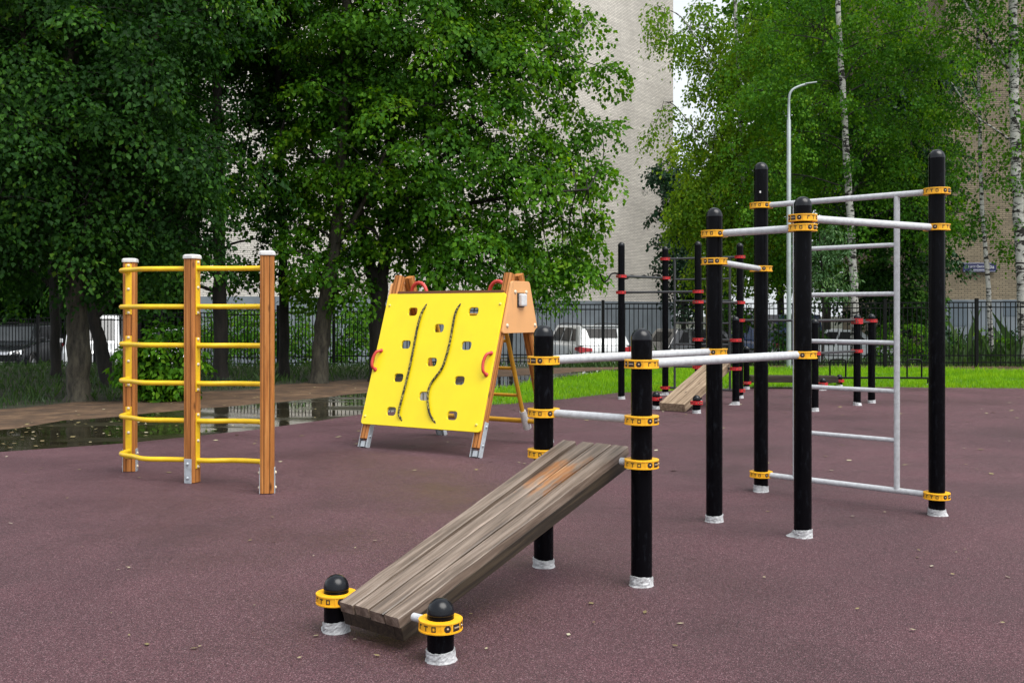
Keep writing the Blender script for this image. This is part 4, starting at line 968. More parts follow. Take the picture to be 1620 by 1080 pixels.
# street sign on the wall
sgx = lambda x: (x - CX) / FOC * 41.9
su0, su1 = sgx(1522) - PC.x, sgx(1575) - PC.x; sz0 = CAMH + (HY - 430.5) * 41.9 / FOC + .62; sz1 = CAMH + (HY - 415.5) * 41.9 / FOC + .62
sg = empty('street_sign', Vector((PC.x + (su0 + su1) / 2, 41.86, sz0 - .62)), 'dark blue street name sign on the tan brick wall', 'sign')
sb = MB(); sb.box((0, -.02, (sz1 - sz0) / 2), (su1 - su0, .05, sz1 - sz0)); sb.build('sign_board', M['sign'], sg, bevel=.012)
fr = MB(); hw = (su1 - su0) / 2 - .03; hz = (sz1 - sz0)
for a, b in (((-hw, .03), (hw, .03)), ((-hw, hz - .03), (hw, hz - .03)), ((-hw, .03), (-hw, hz - .03)), ((hw, .03), (hw, hz - .03))): fr.bar((a[0], -.048, a[1]), (b[0], -.048, b[1]), .008, .010)
fr.build('sign_border', M['signwhite'], sg)
def text(body, size, loc, parent, name, m):
    c = bpy.data.curves.new(name, 'FONT'); c.body = body; c.size = size; c.extrude = .003; c.align_x = 'LEFT'
    o = bpy.data.objects.new(name, c); COL.objects.link(o)
    dg = bpy.context.evaluated_depsgraph_get(); me = bpy.data.meshes.new_from_object(o.evaluated_get(dg)); bpy.data.objects.remove(o)
    me.materials.clear(); me.materials.append(m); t = bpy.data.objects.new(name, me); COL.objects.link(t); t.parent = parent; t.location = loc; t.rotation_euler = (R(90), 0, 0); return t
text('30 лет Октября', .135, (-hw + .08, -.05, hz * .46), sg, 'street_name', M['signwhite']); text('10а', .17, (hw - .33, -.05, hz * .38), sg, 'house_number', M['signwhite'])
lnb = MB(); lnb.bar((-hw + .28, -.048, hz * .25), (.2, -.048, hz * .25), .006, .018); lnb.build('small_text_line', M['signwhite'], sg)

# ------------------------------------------------------------------ cars
def car(name, label, cat, px, d, heading, paint, style, group='cars parked beyond the fence', plate_txt=True):
    root = empty(name, (W(px, 500, d).x, d, -.612), label, cat, group, heading)
    L, Wd, H = {'sedan': (4.5, 1.78, 1.46), 'suv': (4.55, 1.82, 1.62), 'hatch': (4.2, 1.76, 1.5), 'van': (4.9, 1.9, 1.95)}[style]
    h = L / 2; hw = Wd / 2
    belt = {'sedan': .92, 'suv': 1.09, 'hatch': .93, 'van': 1.05}[style]; hood = belt - (.06 if style != 'van' else 0)
    b = MB(); secs = []
    st = [(-h, .34, belt - .28, .80), (-h + .06, .26, belt - .08, .90), (-h + .3, .22, belt, .975), (-h * .45, .2, belt + .01, 1), (0, .2, belt, 1), (h * .4, .2, belt - .01, 1), (h - .55, .22, hood - .05, .98), (h - .18, .25, hood - .15, .92), (h - .04, .28, hood - .26, .84), (h, .36, hood - .36, .74)]
    vs = []
    for x, zb, zt, k in st:
        w_ = hw * k; hh = zt - zb
        half = [(w_ * .86, zb), (w_ * .985, zb + hh * .14), (w_, zb + hh * .42), (w_ * .985, zb + hh * .72), (w_ * .94, zb + hh * .93), (w_ * .84, zt)]
        vs += [(x, y, z) for y, z in half] + [(x, -y, z) for y, z in half[::-1]]
    n = 12; fs = [(i * n + j, i * n + (j + 1) % n, (i + 1) * n + (j + 1) % n, (i + 1) * n + j) for i in range(len(st) - 1) for j in range(n)]
    fs += [tuple(range(n)), tuple(range((len(st) - 1) * n, len(st) * n))[::-1]]
    b.add(vs, fs, 0, True)
    cab = {'sedan': (-.37 * L, .22 * L, -.20 * L, .03 * L), 'suv': (-.485 * L, .22 * L, -.40 * L, .06 * L), 'hatch': (-.47 * L, .22 * L, -.36 * L, .05 * L), 'van': (-.495 * L, .36 * L, -.48 * L, .22 * L)}[style]
    xb0, xb1, xr0, xr1 = cab; yb = hw * .91; yr = hw * (.74 if style != 'van' else .82); zb = belt - .06
    c8 = [Vector(v) for v in [(xb0, -yb, zb), (xb1, -yb * .96, zb), (xb1, yb * .96, zb), (xb0, yb, zb), (xr0, -yr, H), (xr1, -yr, H), (xr1, yr, H), (xr0, yr, H)]]
    b.add(c8, [(0, 1, 5, 4), (2, 3, 7, 6), (1, 2, 6, 5), (3, 0, 4, 7), (4, 5, 6, 7)], 0)
    body = b.build('body', paint, root, bevel=.10)
    for p in body.data.polygons: p.use_smooth = True
    body.data.set_sharp_from_angle(angle=R(40)) if hasattr(body.data, 'set_sharp_from_angle') else None
    def win(name_, quad, u0, v0, u1, v1, parent_=root, mtl=None, off=.006, tp=0):
        a, b2, c, d2 = quad
        P = lambda u, v: (a.lerp(b2, u)).lerp(d2.lerp(c, u), v)
        nn = (b2 - a).cross(d2 - a).normalized(); ce = (a + b2 + c + d2) / 4
        if nn.dot(ce - Vector((0, 0, .8))) < 0: nn = -nn
        w2 = MB(); pts = [P(u0, v0), P(u1, v0), P(u1 - tp, v1), P(u0 + tp, v1)]
        w2.prism([p_ + nn * off for p_ in pts], nn * .006); return w2.build(name_, mtl or M['carglass'], root, bevel=.003)
    wz = .25
    S1 = (c8[0], c8[1], c8[5], c8[4]); S2 = (c8[3], c8[2], c8[6], c8[7]); FR = (c8[1], c8[2], c8[6], c8[5]); RE = (c8[3], c8[0], c8[4], c8[7])
    for S in (S1, S2):
        if style == 'van': win('side_window', S, .70, .3, .93, .92)
        else:
            win('side_window', S, .60, .16, .90, .88, tp=.02); win('side_window', S, .31, .16, .57, .88); win('side_window', S, .12, .2, .28, .84, tp=.03)
    win('windscreen', FR, .10, .12, .90, .88, mtl=M['windscreen']); win('rear_window', RE, .20, .36, .80, .84, tp=-.06 if style in ('suv', 'hatch') else 0)
    for sx in (-.30 * L, .31 * L):
        for sy in (-1, 1):
            r = .335; y = sy * (hw - .10)
            t = MB(); t.tube([(sx, y - .105, r), (sx, y - .09, r), (sx, y + .09, r), (sx, y + .105, r)], [r - .03, r, r, r - .03], 24); wh = t.build('wheel', M['tyre'], root)
            q = MB(); q.tube([(sx, y + sy * .09, r), (sx, y + sy * .113, r)], [.22, .20], 16); q.build('rim', M['rim'], wh)
            a = MB(); ar = [(sx + (.40) * math.cos(R(k)), sy * (hw + .004), r + .40 * math.sin(R(k))) for k in range(-8, 189, 14)]
            a.tube(ar, .028, 6); a.build('wheel_arch', M['trim'], root)
    for sy in (-1, 1):
        q = MB(); y0 = sy * hw * .50; y1 = sy * hw * .93
        q.prism([(-h - .012 + .012, y0, belt - .24), (-h + .06, y1, belt - .28), (-h + .075, y1, belt - .10), (-h + .02, y0, belt - .15)], (-.03, 0, 0)); 
        q.prism([(-h + .04, sy * hw * .90, belt - .26), (-h + .30, sy * hw * .985, belt - .20), (-h + .30, sy * hw * .97, belt - .12), (-h + .04, sy * hw * .9, belt - .10)], (0, sy * .02, 0)); q.build('tail_light', M['taillight'], root)
        q = MB(); q.prism([(h - .02, sy * hw * .48, hood - .34), (h - .12, sy * hw * .86, hood - .33), (h - .18, sy * hw * .86, hood - .19), (h - .07, sy * hw * .48, hood - .24)], (.035, sy * .012, 0)); q.build('headlight', M['headlight'], root)
        q = MB(); q.box((xb1 - .25, sy * (hw + .07), belt + .06), (.12, .2, .14)); q.build('mirror', paint, root, bevel=.03)
    q = MB(); q.prism([(h - .0, -hw * .44, hood - .34), (h - .0, hw * .44, hood - .34), (h - .06, hw * .46, hood - .25), (h - .06, -hw * .46, hood - .25)], (.03, 0, 0)); q.build('grille', M['chrome'], root)
    q = MB(); q.box((h - .02, 0, .38), (.10, Wd * .72, .22)); q.box((-h + .03, 0, .36), (.10, Wd * .78, .16)); q.build('bumper', M['trim'], root, bevel=.03)
    q = MB(); q.box((h + .04, 0, .42), (.012, .52, .112)); q.build('front_plate', M['plate'], root)
    pq = MB(); pq.box((-h - .035, 0, belt - .30), (.014, .52, .112)); pq = pq.build('rear_plate', M['plate'], root)
    if style == 'suv':
        for sy in (-1, 1):
            MB().tube(bez([(xr0 + .1, sy * (yr - .06), H - .02), (xr0 + .2, sy * (yr - .06), H + .05), (xr1 - .3, sy * (yr - .06), H + .05), (xr1 - .15, sy * (yr - .06), H - .02)], 4), .018, 8).build('roof_rail', M['trim'], root)
        q = MB(); q.bar((xr0 - .02, -yr + .06, H - .01), (xr0 - .02, yr - .06, H - .01), .16, .03); q.build('spoiler', paint, root, bevel=.01)
        q = MB(); q.tube([(xr0 - .18, 0.05, H - .40), (xr0 - .09, -.32, H - .25)], .012, 6); q.build('wiper', M['trim'], root)
    return root
car('parked_car', 'white estate car with roof rails and red tail lights, rear toward the fence', 'car', 917, 34.2, R(107), M['carwhite'], 'suv')
car('parked_car', 'black car facing the fence at the far left edge', 'car', 32, 35.4, R(-84), M['carblack'], 'suv')
car('parked_van', 'white van partly hidden by the leaning dark trunk', 'van', 152, 36.2, R(-72), M['carwhite'], 'van')
car('parked_car', 'white car partly hidden behind the leafy bush at the timber posts', 'car', 275, 36.3, R(-80), M['carwhite'], 'hatch')
car('parked_car', 'black car seen from the side between the red-clamped posts', 'car', 1118, 34.6, R(22), M['carblack'], 'hatch')
car('parked_car', 'white car under the birch behind the right fence', 'car', 1312, 35.5, R(168), M['carwhite'], 'sedan')
car('parked_van', 'blue van beyond the fence behind the lamp pole', 'van', 1222, 39.5, R(100), M['carblue'], 'van')

# ------------------------------------------------------------------ trees
def make_leaves(cl, outw, per, rs, size, asp, droop, rng, tintv, hang=0.0, up=1.0):
    """cl: (n,3) spray centres, outw: (n,3) outward directions; each spray is a drooping, tilted fan of leaves"""
    n = len(cl); R_s = rs * rng.uniform(.55, 1.35, n); cnt = rng.poisson(per * (R_s / rs) ** 1.6, n); idx = np.repeat(np.arange(n), cnt); m = len(idx)
    nn = outw * .75 + rng.normal(0, .28, (n, 3)); nn[:, 2] = np.abs(nn[:, 2]) * .3 + up; nn /= np.linalg.norm(nn, axis=1)[:, None]
    t1 = outw + rng.normal(0, .25, (n, 3)); t1 -= nn * (t1 * nn).sum(1)[:, None]; t1 /= np.linalg.norm(t1, axis=1)[:, None] + 1e-9; t2 = np.cross(nn, t1)
    ph = rng.uniform(0, 2 * np.pi, m); rho = np.sqrt(rng.uniform(0, 1, m)); el = rng.uniform(.8, 1.5, n)[idx]
    # leaves sit along a few twigs of each fan
    ph = np.round(ph / .42 + rng.uniform(0, 1, n)[idx]) * .42 + rng.normal(0, .10, m)
    a = rho * np.cos(ph) * R_s[idx] * el; b_ = rho * np.sin(ph) * R_s[idx]
    off = t1[idx] * a[:, None] + t2[idx] * b_[:, None] + nn[idx] * rng.normal(0, rs * .13, m)[:, None]
    off[:, 2] -= droop * rho ** 2 * R_s[idx] * rng.uniform(.6, 1.3, m)
    if hang: off[:, 2] -= np.abs(rng.normal(0, hang, m)) * rho
    b = cl[idx] + off
    ax = off / (np.linalg.norm(off, axis=1)[:, None] + 1e-6) * .8 + rng.normal(0, .5, (m, 3)); ax[:, 2] -= .55; ax /= np.linalg.norm(ax, axis=1)[:, None] + 1e-9
    ln = nn[idx] + rng.normal(0, .42, (m, 3)); ln -= ax * (ln * ax).sum(1)[:, None]; ln /= np.linalg.norm(ln, axis=1)[:, None] + 1e-9
    sd = np.cross(ln, ax); L = size * rng.uniform(.6, 1.25, m)[:, None]; wd = L * asp
    v = np.stack([b, b + ax * L * .4 + sd * wd * .5 + ln * wd * .12, b + ax * L - ln * L * .12, b + ax * L * .4 - sd * wd * .5 + ln * wd * .12], 1)
    i0 = np.arange(m) * 4; f = np.concatenate([np.stack([i0, i0 + 1, i0 + 2], -1), np.stack([i0, i0 + 2, i0 + 3], -1)])
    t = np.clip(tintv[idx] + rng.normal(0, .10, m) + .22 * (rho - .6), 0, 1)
    return v.reshape(-1, 3), f, np.repeat(t, 4)
NLEAF = [0]
def tree(name, label, cat, base, trunk, lobes, leaf, bk, size=.10, asp=.8, per=120, sig=.42, dens=15, droop=.55, hang=0.0, seed=1, group=None, twig=True, bias=.45, limb_r=.05):
    """base (x,y,z); trunk: list of polylines of (Vector, radius) in world coords; lobes: (Vector centre, r[, zscale, density])"""
    rng = np.random.default_rng(seed); rnd = random.Random(seed)
    root = empty(name, base, label, cat, group); B = Vector(base)
    mb = MB(); paths = []; OUT = []
    for pl_ in trunk:
        pts = [p for p, r in pl_]; rs = [r for p, r in pl_]
        if len(pts) > 2:
            sp = bez(pts, 6); rr = []
            for i in range(len(pts) - 1): rr += [rs[i] + (rs[i + 1] - rs[i]) * j / 6 for j in range(6)]
            rr.append(rs[-1])
        else: sp, rr = pts, rs
        sp = [p + Vector((rnd.uniform(-1, 1), rnd.uniform(-1, 1), 0)) * r * .12 for p, r in zip(sp, rr)]
        rr = [r * rnd.uniform(.94, 1.07) for r in rr]
        if len(trunk) and pl_ is trunk[0] and rr[0] > .06: rr[0] *= 1.35; 
        mb.tube([p - B for p in sp], rr, 12 if rr[0] > .05 else 6); paths += list(zip(sp, rr))
    pz_ = np.array([[*p] for p, r in paths]); CL = []; TV = []
    for lb_ in lobes:
        c, r = lb_[0], lb_[1]; zs = lb_[2] if len(lb_) > 2 else .85; dm = lb_[3] if len(lb_) > 3 else 1
        # limb from trunk to lobe
        dd = np.linalg.norm((pz_ - np.array(c)) * np.array([1, 1, .75]) + np.array([0, 0, .35 * r]), axis=1); k = int(np.argmin(dd)); s0, sr = paths[k]
        s0 = Vector(s0); mid = s0.lerp(c, .5) + Vector((rnd.uniform(-.2, .2), rnd.uniform(-.2, .2), .15 * r)); e0 = c + Vector((0, 0, .1 * r))
        lr = min(sr * .8, limb_r * (r ** .6) + .006); limb = bez([s0, mid, e0, e0 + (e0 - s0).normalized() * r * .5], 5)
        mb.tube([p - B for p in limb], [lr * (1 - .8 * i / (len(limb) - 1)) for i in range(len(limb))], 6, mi=1)
        n = max(3, int(dens * dm * r ** 2.2)); u = rng.normal(0, 1, (n, 3)); u /= np.linalg.norm(u, axis=1)[:, None]
        rad = r * rng.uniform(0, 1, n) ** bias
        # lumpy outline
        lump = np.array([1 + .45 * mnoise.noise(Vector(tuple(q * 2.1 + seed * 3.1))) + .30 * mnoise.noise(Vector(tuple(q * 4.7 + seed)))for q in u])
        q = np.array(c) + u * (rad * lump)[:, None] * np.array([1, 1, zs]); CL.append(q); oo = u.copy(); oo[:, 2] *= .4; oo += .35 * (np.array(c) - np.array([B.x, B.y, c[2]])) / (np.linalg.norm(np.array(c) - np.array([B.x, B.y, c[2]])) + .5); OUT.append(oo / (np.linalg.norm(oo, axis=1)[:, None] + 1e-9))
        TV.append(np.clip(rng.normal(.46, .27, n), 0, 1))
        if twig:
            la = np.array([[*p] for p in limb])
            for p in q:
                k = int(np.argmin(np.linalg.norm(la - p, axis=1))); a = limb[max(0, k - 1)]; p = Vector(p)
                m_ = a.lerp(p, .55) + Vector((rnd.uniform(-.08, .08), rnd.uniform(-.08, .08), .06))
                mb.tube([a - B, m_ - B, p - B], [.010, .007, .004], 3, mi=1, caps=False)
    trunk_o = mb.build('trunk', [bk, M['barkdark']], root)
    cl = np.concatenate(CL); v, f, t = make_leaves(cl, np.concatenate(OUT), per, sig, size, asp, droop, rng, np.concatenate(TV), hang=hang)
    NLEAF[0] += len(v) // 4
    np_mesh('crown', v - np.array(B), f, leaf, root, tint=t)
    return root
def pxpath(pts, d, r0, r1, dd=0):
    n = len(pts); return [(W(x, y, d + dd * i / max(1, n - 1)), r0 + (r1 - r0) * i / (n - 1)) for i, (x, y) in enumerate(pts)]
def lob(d, *L):
    out = []
    for t in L:
        x, y, r = t[:3]; dz = t[3] if len(t) > 3 else 0
        out.append((W(x, y, d + dz), r, *(t[4:])))
    return out
g3 = lambda p, z=-.03: (p[0], p[1], z)
LG = 'tall lindens along the left side'
# left row
b1 = G(125, 634)
tree('linden_tree', 'thick mossy linden trunk nearest the playground, at the left edge of the dirt strip', 'tree', g3(b1), [pxpath([(125, 636), (124, 560), (120, 470), (116, 360), (112, 200), (112, 20), (115, -160)], b1[1], .19, .09), pxpath([(118, 420), (90, 300), (50, 150), (30, -20)], b1[1], .09, .04, -.5), pxpath([(117, 400), (170, 300), (220, 180), (250, 40)], b1[1], .09, .04, -.6)],
     lob(b1[1], (40, 60, 2.3, -.4), (240, 30, 2.1, -.5), (190, 220, 1.7, -.5), (-20, 260, 1.8, -.2), (60, 260, 1.5, -1.0), (290, 250, 1.3, -.4), (250, 350, .95, -.3), (100, 385, .9, -.5), (10, 400, .85, -.2), (180, 410, .7, .3), (300, 390, .55, 0), (120, -150, 3.2, 0), (-140, 100, 2.2), (30, 330, .9, -1.1), (140, 330, .8, -.9)), M['leaf_dark'], M['barkmoss'], seed=3, group=LG, size=.082, per=150)
b2 = G(88, 597)
tree('linden_tree', 'slim black trunk left of the mossy linden', 'tree', g3(b2), [pxpath([(88, 600), (86, 480), (80, 300), (75, 50), (70, -100)], b2[1], .11, .06)], lob(b2[1], (60, 120, 2.6), (60, 300, 1.8), (110, -60, 2.8), (30, 420, 1.0)), M['leaf_dark'], M['barkdark'], seed=5, group=LG, size=.1)
b3 = G(172, 612)
tree('linden_tree', 'dark leaning trunk right of the mossy linden', 'tree', g3(b3), [pxpath([(172, 614), (158, 540), (140, 470), (136, 350), (150, 150), (160, -60)], b3[1], .135, .07)], lob(b3[1], (190, 100, 2.3, .5), (220, 260, 1.6, .5), (150, -80, 2.4), (250, 420, .75), (210, 445, .5)), M['leaf_dark'], M['barkdark'], seed=6, group=LG, size=.09)
b4 = G(350, 601)
tree('linden_tree', 'straight linden behind the middle timber post', 'tree', g3(b4), [pxpath([(350, 604), (349, 500), (347, 380), (344, 200), (342, 20), (340, -150)], b4[1], .165, .07), pxpath([(347, 330), (390, 290), (430, 265), (450, 190)], b4[1], .06, .025, -.5), pxpath([(347, 340), (375, 300), (395, 200)], b4[1], .05, .02, .3)],
     lob(b4[1], (310, 40, 2.0, 1.3), (400, 90, 1.6, 1.0), (275, 200, 1.4, .7), (262, 320, 1.1, .3), (300, 420, .7, .2), (420, 175, 1.0, .6), (300, 110, .8, -.5, .9, .8), (385, 60, .7, -.5, .9, .8), (340, -160, 2.8), (395, 335, .45, 0, .9, .6), (420, 300, .5, 0, .9, .6), (245, 430, .7), (375, 240, .5, 0, .9, .6), (405, 380, .4, 0, .9, .7), (380, 430, .4, 0, .9, .8), (420, 250, .6, .2, .9, .6), (365, 290, .3), (440, 350, .4), (330, 370, .6), (320, 300, .8)), M['leaf_dark'], M['barkdark'], seed=8, group=LG)
b5 = G(450, 598)
tree('linden_tree', 'thin dark trunk just right of the tallest-looking timber post', 'tree', g3(b5), [pxpath([(450, 600), (449, 480), (446, 340), (441, 150), (438, -80)], b5[1], .12, .06)], lob(b5[1], (480, 20, 1.9, 1.1), (490, 210, 1.1, .5), (415, 60, 1.4, .9), (505, 110, 1.0, .2), (450, 270, .7, 1.0), (430, 140, .9, 1.2), (475, 320, .6, .8), (400, 425, .55, 0, .8, .8), (470, 330, .7, 0, 1, .8), (480, 450, .6), (440, -150, 2.4)), M['leaf_mid'], M['barkdark'], seed=9, group=LG)
b6 = G(504, 606)
tree('linden_tree', 'leaning grey linden trunk left of the yellow climbing board', 'tree', g3(b6), [pxpath([(504, 609), (508, 540), (516, 470), (528, 400), (538, 300), (545, 120), (552, -80)], b6[1], .185, .08), pxpath([(530, 390), (570, 330), (610, 240)], b6[1], .06, .025, -.4)],
     lob(b6[1], (570, 60, 2.0, .9), (605, 210, 1.6, .1), (495, 250, 1.0, .2), (520, 140, .9, .4), (580, 330, .7, .2), (560, 270, .9, 1.2), (515, 320, .7, 1.2), (625, 370, .7, .8), (530, 200, .8, 1.0), (520, 350, .65, 0, .8, .6), (500, 430, .75, -.3), (560, 450, .8, -.2, .8, .7), (550, 410, .5, .2, .8, .6), (560, -160, 2.6), (620, 300, 1.1, .2), (480, 360, .4), (540, 330, .5), (600, 390, .45), (530, 400, .3), (575, 380, .36), (470, 400, .38)), M['leaf_mid'], M['barkmoss'], seed=10, group=LG)
b7 = G(600, 603)
tree('linden_tree', 'forked linden with broad bright crown above the climbing wall', 'tree', g3(b7), [pxpath([(600, 606), (598, 520), (597, 460), (580, 400), (566, 330), (560, 200), (565, 20)], b7[1], .2, .06), pxpath([(598, 490), (606, 430), (614, 340), (622, 180), (640, -80)], b7[1], .15, .06), pxpath([(614, 330), (700, 250), (800, 160), (880, 80)], b7[1], .08, .025, -.6), pxpath([(612, 360), (700, 330), (820, 310), (930, 300)], b7[1], .07, .02, -.8)],
     lob(b7[1], (710, 40, 2.4, -.3), (800, 110, 1.5, -.2), (815, 15, 1.1), (690, 210, 1.8, -1.0), (780, 290, 1.7, -.8), (855, 225, .95), (880, 285, .7), (650, 340, 1.2, -.6), (730, 390, 1.0, -.5), (800, 395, .8, -.4), (865, 345, .7, .1), (890, 395, .4), (650, 420, .6), (968, 112, .14, 0, .8, 1.6), (945, 345, .2, 0, .7, 1.4), (950, 200, .14, 0, .8, 1.4), (900, 170, .4), (915, 235, .4), (700, -160, 3.0), (600, 120, 1.5), (925, 30, .2), (900, 120, .3), (955, 272, .16), (935, 300, .25), (915, 420, .2), (880, 440, .22), (845, 450, .22), (780, 445, .3), (935, 375, .2), (885, 75, .4), (870, 10, .4), (700, 440, .35)), M['leaf_mid'], M['barkdark'], seed=12, group=LG, dens=17, limb_r=.03)
# darker mass behind, beyond the fence on the left
for i, (x, d, s) in enumerate(((-60, 40, 21), (90, 39, 22), (215, 40.5, 23))):
    tree('linden_tree', ['dense dark tree behind the black car, at the left edge', 'dense dark tree beyond the fence behind the mossy linden', 'dense dark tree beyond the fence behind the white van'][i], 'tree', (W(x, 500, d).x, d, -.65), [pxpath([(x, 560), (x + 4, 400), (x, 200), (x + 5, -20)], d, .17, .06)],
         lob(d, (x, 60, 3.6), (x - 40, 250, 2.8), (x + 60, 180, 3.0), (x + 20, 360, 2.0), (x, -120, 4), (x + 30, 440, 1.2)), M['leaf_dark'], M['barkdark'], seed=s, group='dark trees beyond the left fence', size=.19, sig=.7, per=80, dens=8, limb_r=.04)
# shrubs
def shrub(name, label, x, d, L, leaf, seed, size=.075, per=40, dens=34, base=None, zb=-.05, asp=.65, sig=.24, group=None, cat='shrub'):
    B = (W(x, 500, d).x, d, zb); stems = []
    rnd = random.Random(seed)
    for k in range(4):
        t = L[k % len(L)]; stems.append([(Vector(B) + Vector((rnd.uniform(-.1, .1), rnd.uniform(-.1, .1), 0)), .018), (Vector(B).lerp(W(t[0], t[1], d), .6), .012), (W(t[0], t[1], d), .006)])
    return tree(name, label, cat, B, stems, lob(d, *L), leaf, M['barkdark'], size=size, asp=asp, per=per, dens=dens, seed=seed, sig=sig, group=group, limb_r=.012)
shrub('leafy_bush', 'leafy green bush behind the left bay of the timber climbing ladder', 250, 16.6, [(215, 560, .32), (250, 545, .38), (285, 560, .36), (240, 600, .36), (280, 600, .33), (225, 620, .2), (250, 515, .24), (290, 520, .16), (262, 625, .22), (205, 590, .2)], M['leaf_mid'], 31, size=.105, dens=150, per=30, sig=.17)
SG = 'bright bushes behind the fence'
shrub('leafy_bush', 'bright bush behind the fence right of the straight linden, nearest the timber posts', 372, 33.5, [(365, 520, .95), (385, 545, .8), (345, 545, .8), (395, 500, .7), (350, 500, .6), (330, 530, .7)], M['leaf_mid'], 35, zb=-.65, size=.1, group=SG)
shrub('leafy_bush', 'bright bush behind the fence between the two slim trunks', 410, 32.5, [(400, 530, .8), (430, 545, .7), (380, 550, .6), (420, 505, .5)], M['leaf_birch'], 32, zb=-.65, size=.1, group=SG)
shrub('leafy_bush', 'bright bush behind the fence left of the leaning linden', 478, 32.0, [(475, 520, .9), (490, 550, .7), (460, 550, .6)], M['leaf_birch'], 33, zb=-.65, size=.1, group=SG)
shrub('leafy_bush', 'bright bush behind the fence left of the yellow board', 565, 32.0, [(550, 530, .85), (580, 520, .95), (560, 495, .6), (600, 545, .8), (535, 550, .6)], M['leaf_birch'], 34, zb=-.65, size=.1, group=SG)
for i, (x, d, sd) in enumerate(((-30, 42.5, 81), (110, 42, 82), (225, 42.5, 83), (320, 44, 84))):
    shrub('leafy_bush', ['tall dark bush behind the black car', 'tall dark bush behind the mossy linden, beyond the cars', 'tall dark bush behind the white van', 'tall dark bush at the cream bay, beyond the white hatchback'][i], x, d, [(x, 455, 1.7), (x - 50, 480, 1.5), (x + 45, 470, 1.5), (x, 515, 1.4), (x - 20, 410, 1.4), (x + 40, 520, 1.2), (x - 45, 525, 1.2)], M['leaf_dark'], sd, zb=-.65, size=.19, group='tall bushes beyond the parked cars', dens=18, per=80, sig=.45) if True else None
# feathery ash-leaved maple over the white car
tree('ash_maple_tree', 'feathery light green young tree above the white estate car', 'tree', (W(806, 500, 31.5).x, 31.5, -.65), [pxpath([(806, 590), (812, 500), (830, 440), (850, 400)], 31.5, .07, .03), pxpath([(814, 490), (850, 440), (900, 410)], 31.5, .045, .02)],
     lob(31.5, (860, 400, .95), (905, 395, .75), (880, 440, .75, 0, .9, .8), (835, 440, .8), (815, 470, .7), (925, 425, .5, 0, .9, .7), (915, 370, .6), (850, 475, .55, 0, .9, .6), (900, 470, .4, 0, .8, .5), (820, 400, .9)), M['leaf_birch'], M['barkdark'], seed=36, size=.13, asp=.42, per=60, dens=24, sig=.34, hang=.16)
# right side: birches
BG = 'birches on the right'
B1d = 31.0
tree('birch_tree', 'white birch trunk behind the ladder with full green crown', 'tree', (*W(1353, 500, B1d)[:2], -.65), [pxpath([(1353, 610), (1352, 520), (1351, 450), (1347, 370), (1340, 260), (1334, 150), (1327, 40), (1322, -120)], B1d, .14, .07)],
     lob(B1d, (1285, 50, 2.0, 1.6), (1400, 80, 2.0, 1.4), (1230, 160, 1.7, .9), (1415, 220, 1.7, 1.0), (1280, 230, 1.5, 1.6), (1375, 290, 1.2, 1.7), (1210, 280, 1.4, .9), (1440, 330, 1.3, .9), (1295, 330, 1.0, 1.4), (1465, 120, 1.6, 1.2), (1330, -140, 3.0, 1), (1385, 170, .8, .1, .9, .7), (1338, 165, .42, -.5, .9, .8), (1352, 255, .4, -.5, .9, .8), (1322, 70, .45, -.5, .9, .8), (1350, 20, .5, -.4), (1360, 350, .4, -.4, .9, .7), (1290, 130, .8, -.2, .9, .7), (1250, 60, .9, -.2, .9, .8), (1440, 50, .9, -.2, .9, .8), (1420, 150, .6, -.5, .9, .8), (1265, 210, .6, -.5, .9, .8)), M['leaf_birch'], M['birch'], seed=41, group=BG, size=.095, asp=.78, per=105, dens=11.5, sig=.40, hang=.3, limb_r=.016)
tree('birch_tree', 'thin birch whose trunk crosses the blue street sign', 'tree', (*W(1568, 500, 29.5)[:2], -.5), [pxpath([(1570, 590), (1566, 500), (1561, 420), (1553, 320), (1550, 200), (1547, 40), (1545, -80)], 29.5, .075, .035)],
     lob(29.5, (1540, 120, 1.2, 0, .9, .34), (1515, 250, 1.0, .3, .9, .5), (1585, 270, .7, 0, .9, .4), (1505, 340, .9, .4, .9, .55), (1555, 345, .6, .4, .9, .45), (1505, 50, 1.2, .5, .9, .5), (1545, -80, 1.8), (1590, 390, .4, 0, .9, .5), (1490, 170, 1.0, .4, .9, .6), (1520, 180, .5, 0, .9, .6)), M['leaf_birch'], M['birch'], seed=42, group=BG, size=.095, per=90, dens=15, sig=.38, hang=.3, limb_r=.010)
tree('birch_tree', 'stout white birch trunk at the right edge', 'tree', (*W(1622, 500, 28.6)[:2], -.4), [pxpath([(1624, 590), (1619, 480), (1614, 380), (1607, 250), (1604, 120), (1602, 0), (1598, -120)], 28.6, .165, .10), pxpath([(1606, 130), (1570, 70), (1530, 10), (1500, -60)], 28.6, .045, .018, .5), pxpath([(1610, 230), (1575, 205), (1540, 180), (1505, 130)], 28.6, .035, .012, .5), pxpath([(1607, 130), (1590, 90), (1560, 40)], 28.6, .03, .012)],
     lob(28.6, (1560, 40, 1.2, .3, .9, .5), (1640, 60, 1.4, 0, .9, .8), (1560, 180, .7, .2, .9, .5), (1650, 200, 1.2), (1600, -110, 2.2), (1660, 360, 1.2, .4), (1590, 285, .5, .4, .9, .5), (1630, 280, .5, -.4)), M['leaf_birch'], M['birch'], seed=43, group=BG, size=.095, per=90, dens=15, sig=.38, hang=.3, limb_r=.010)
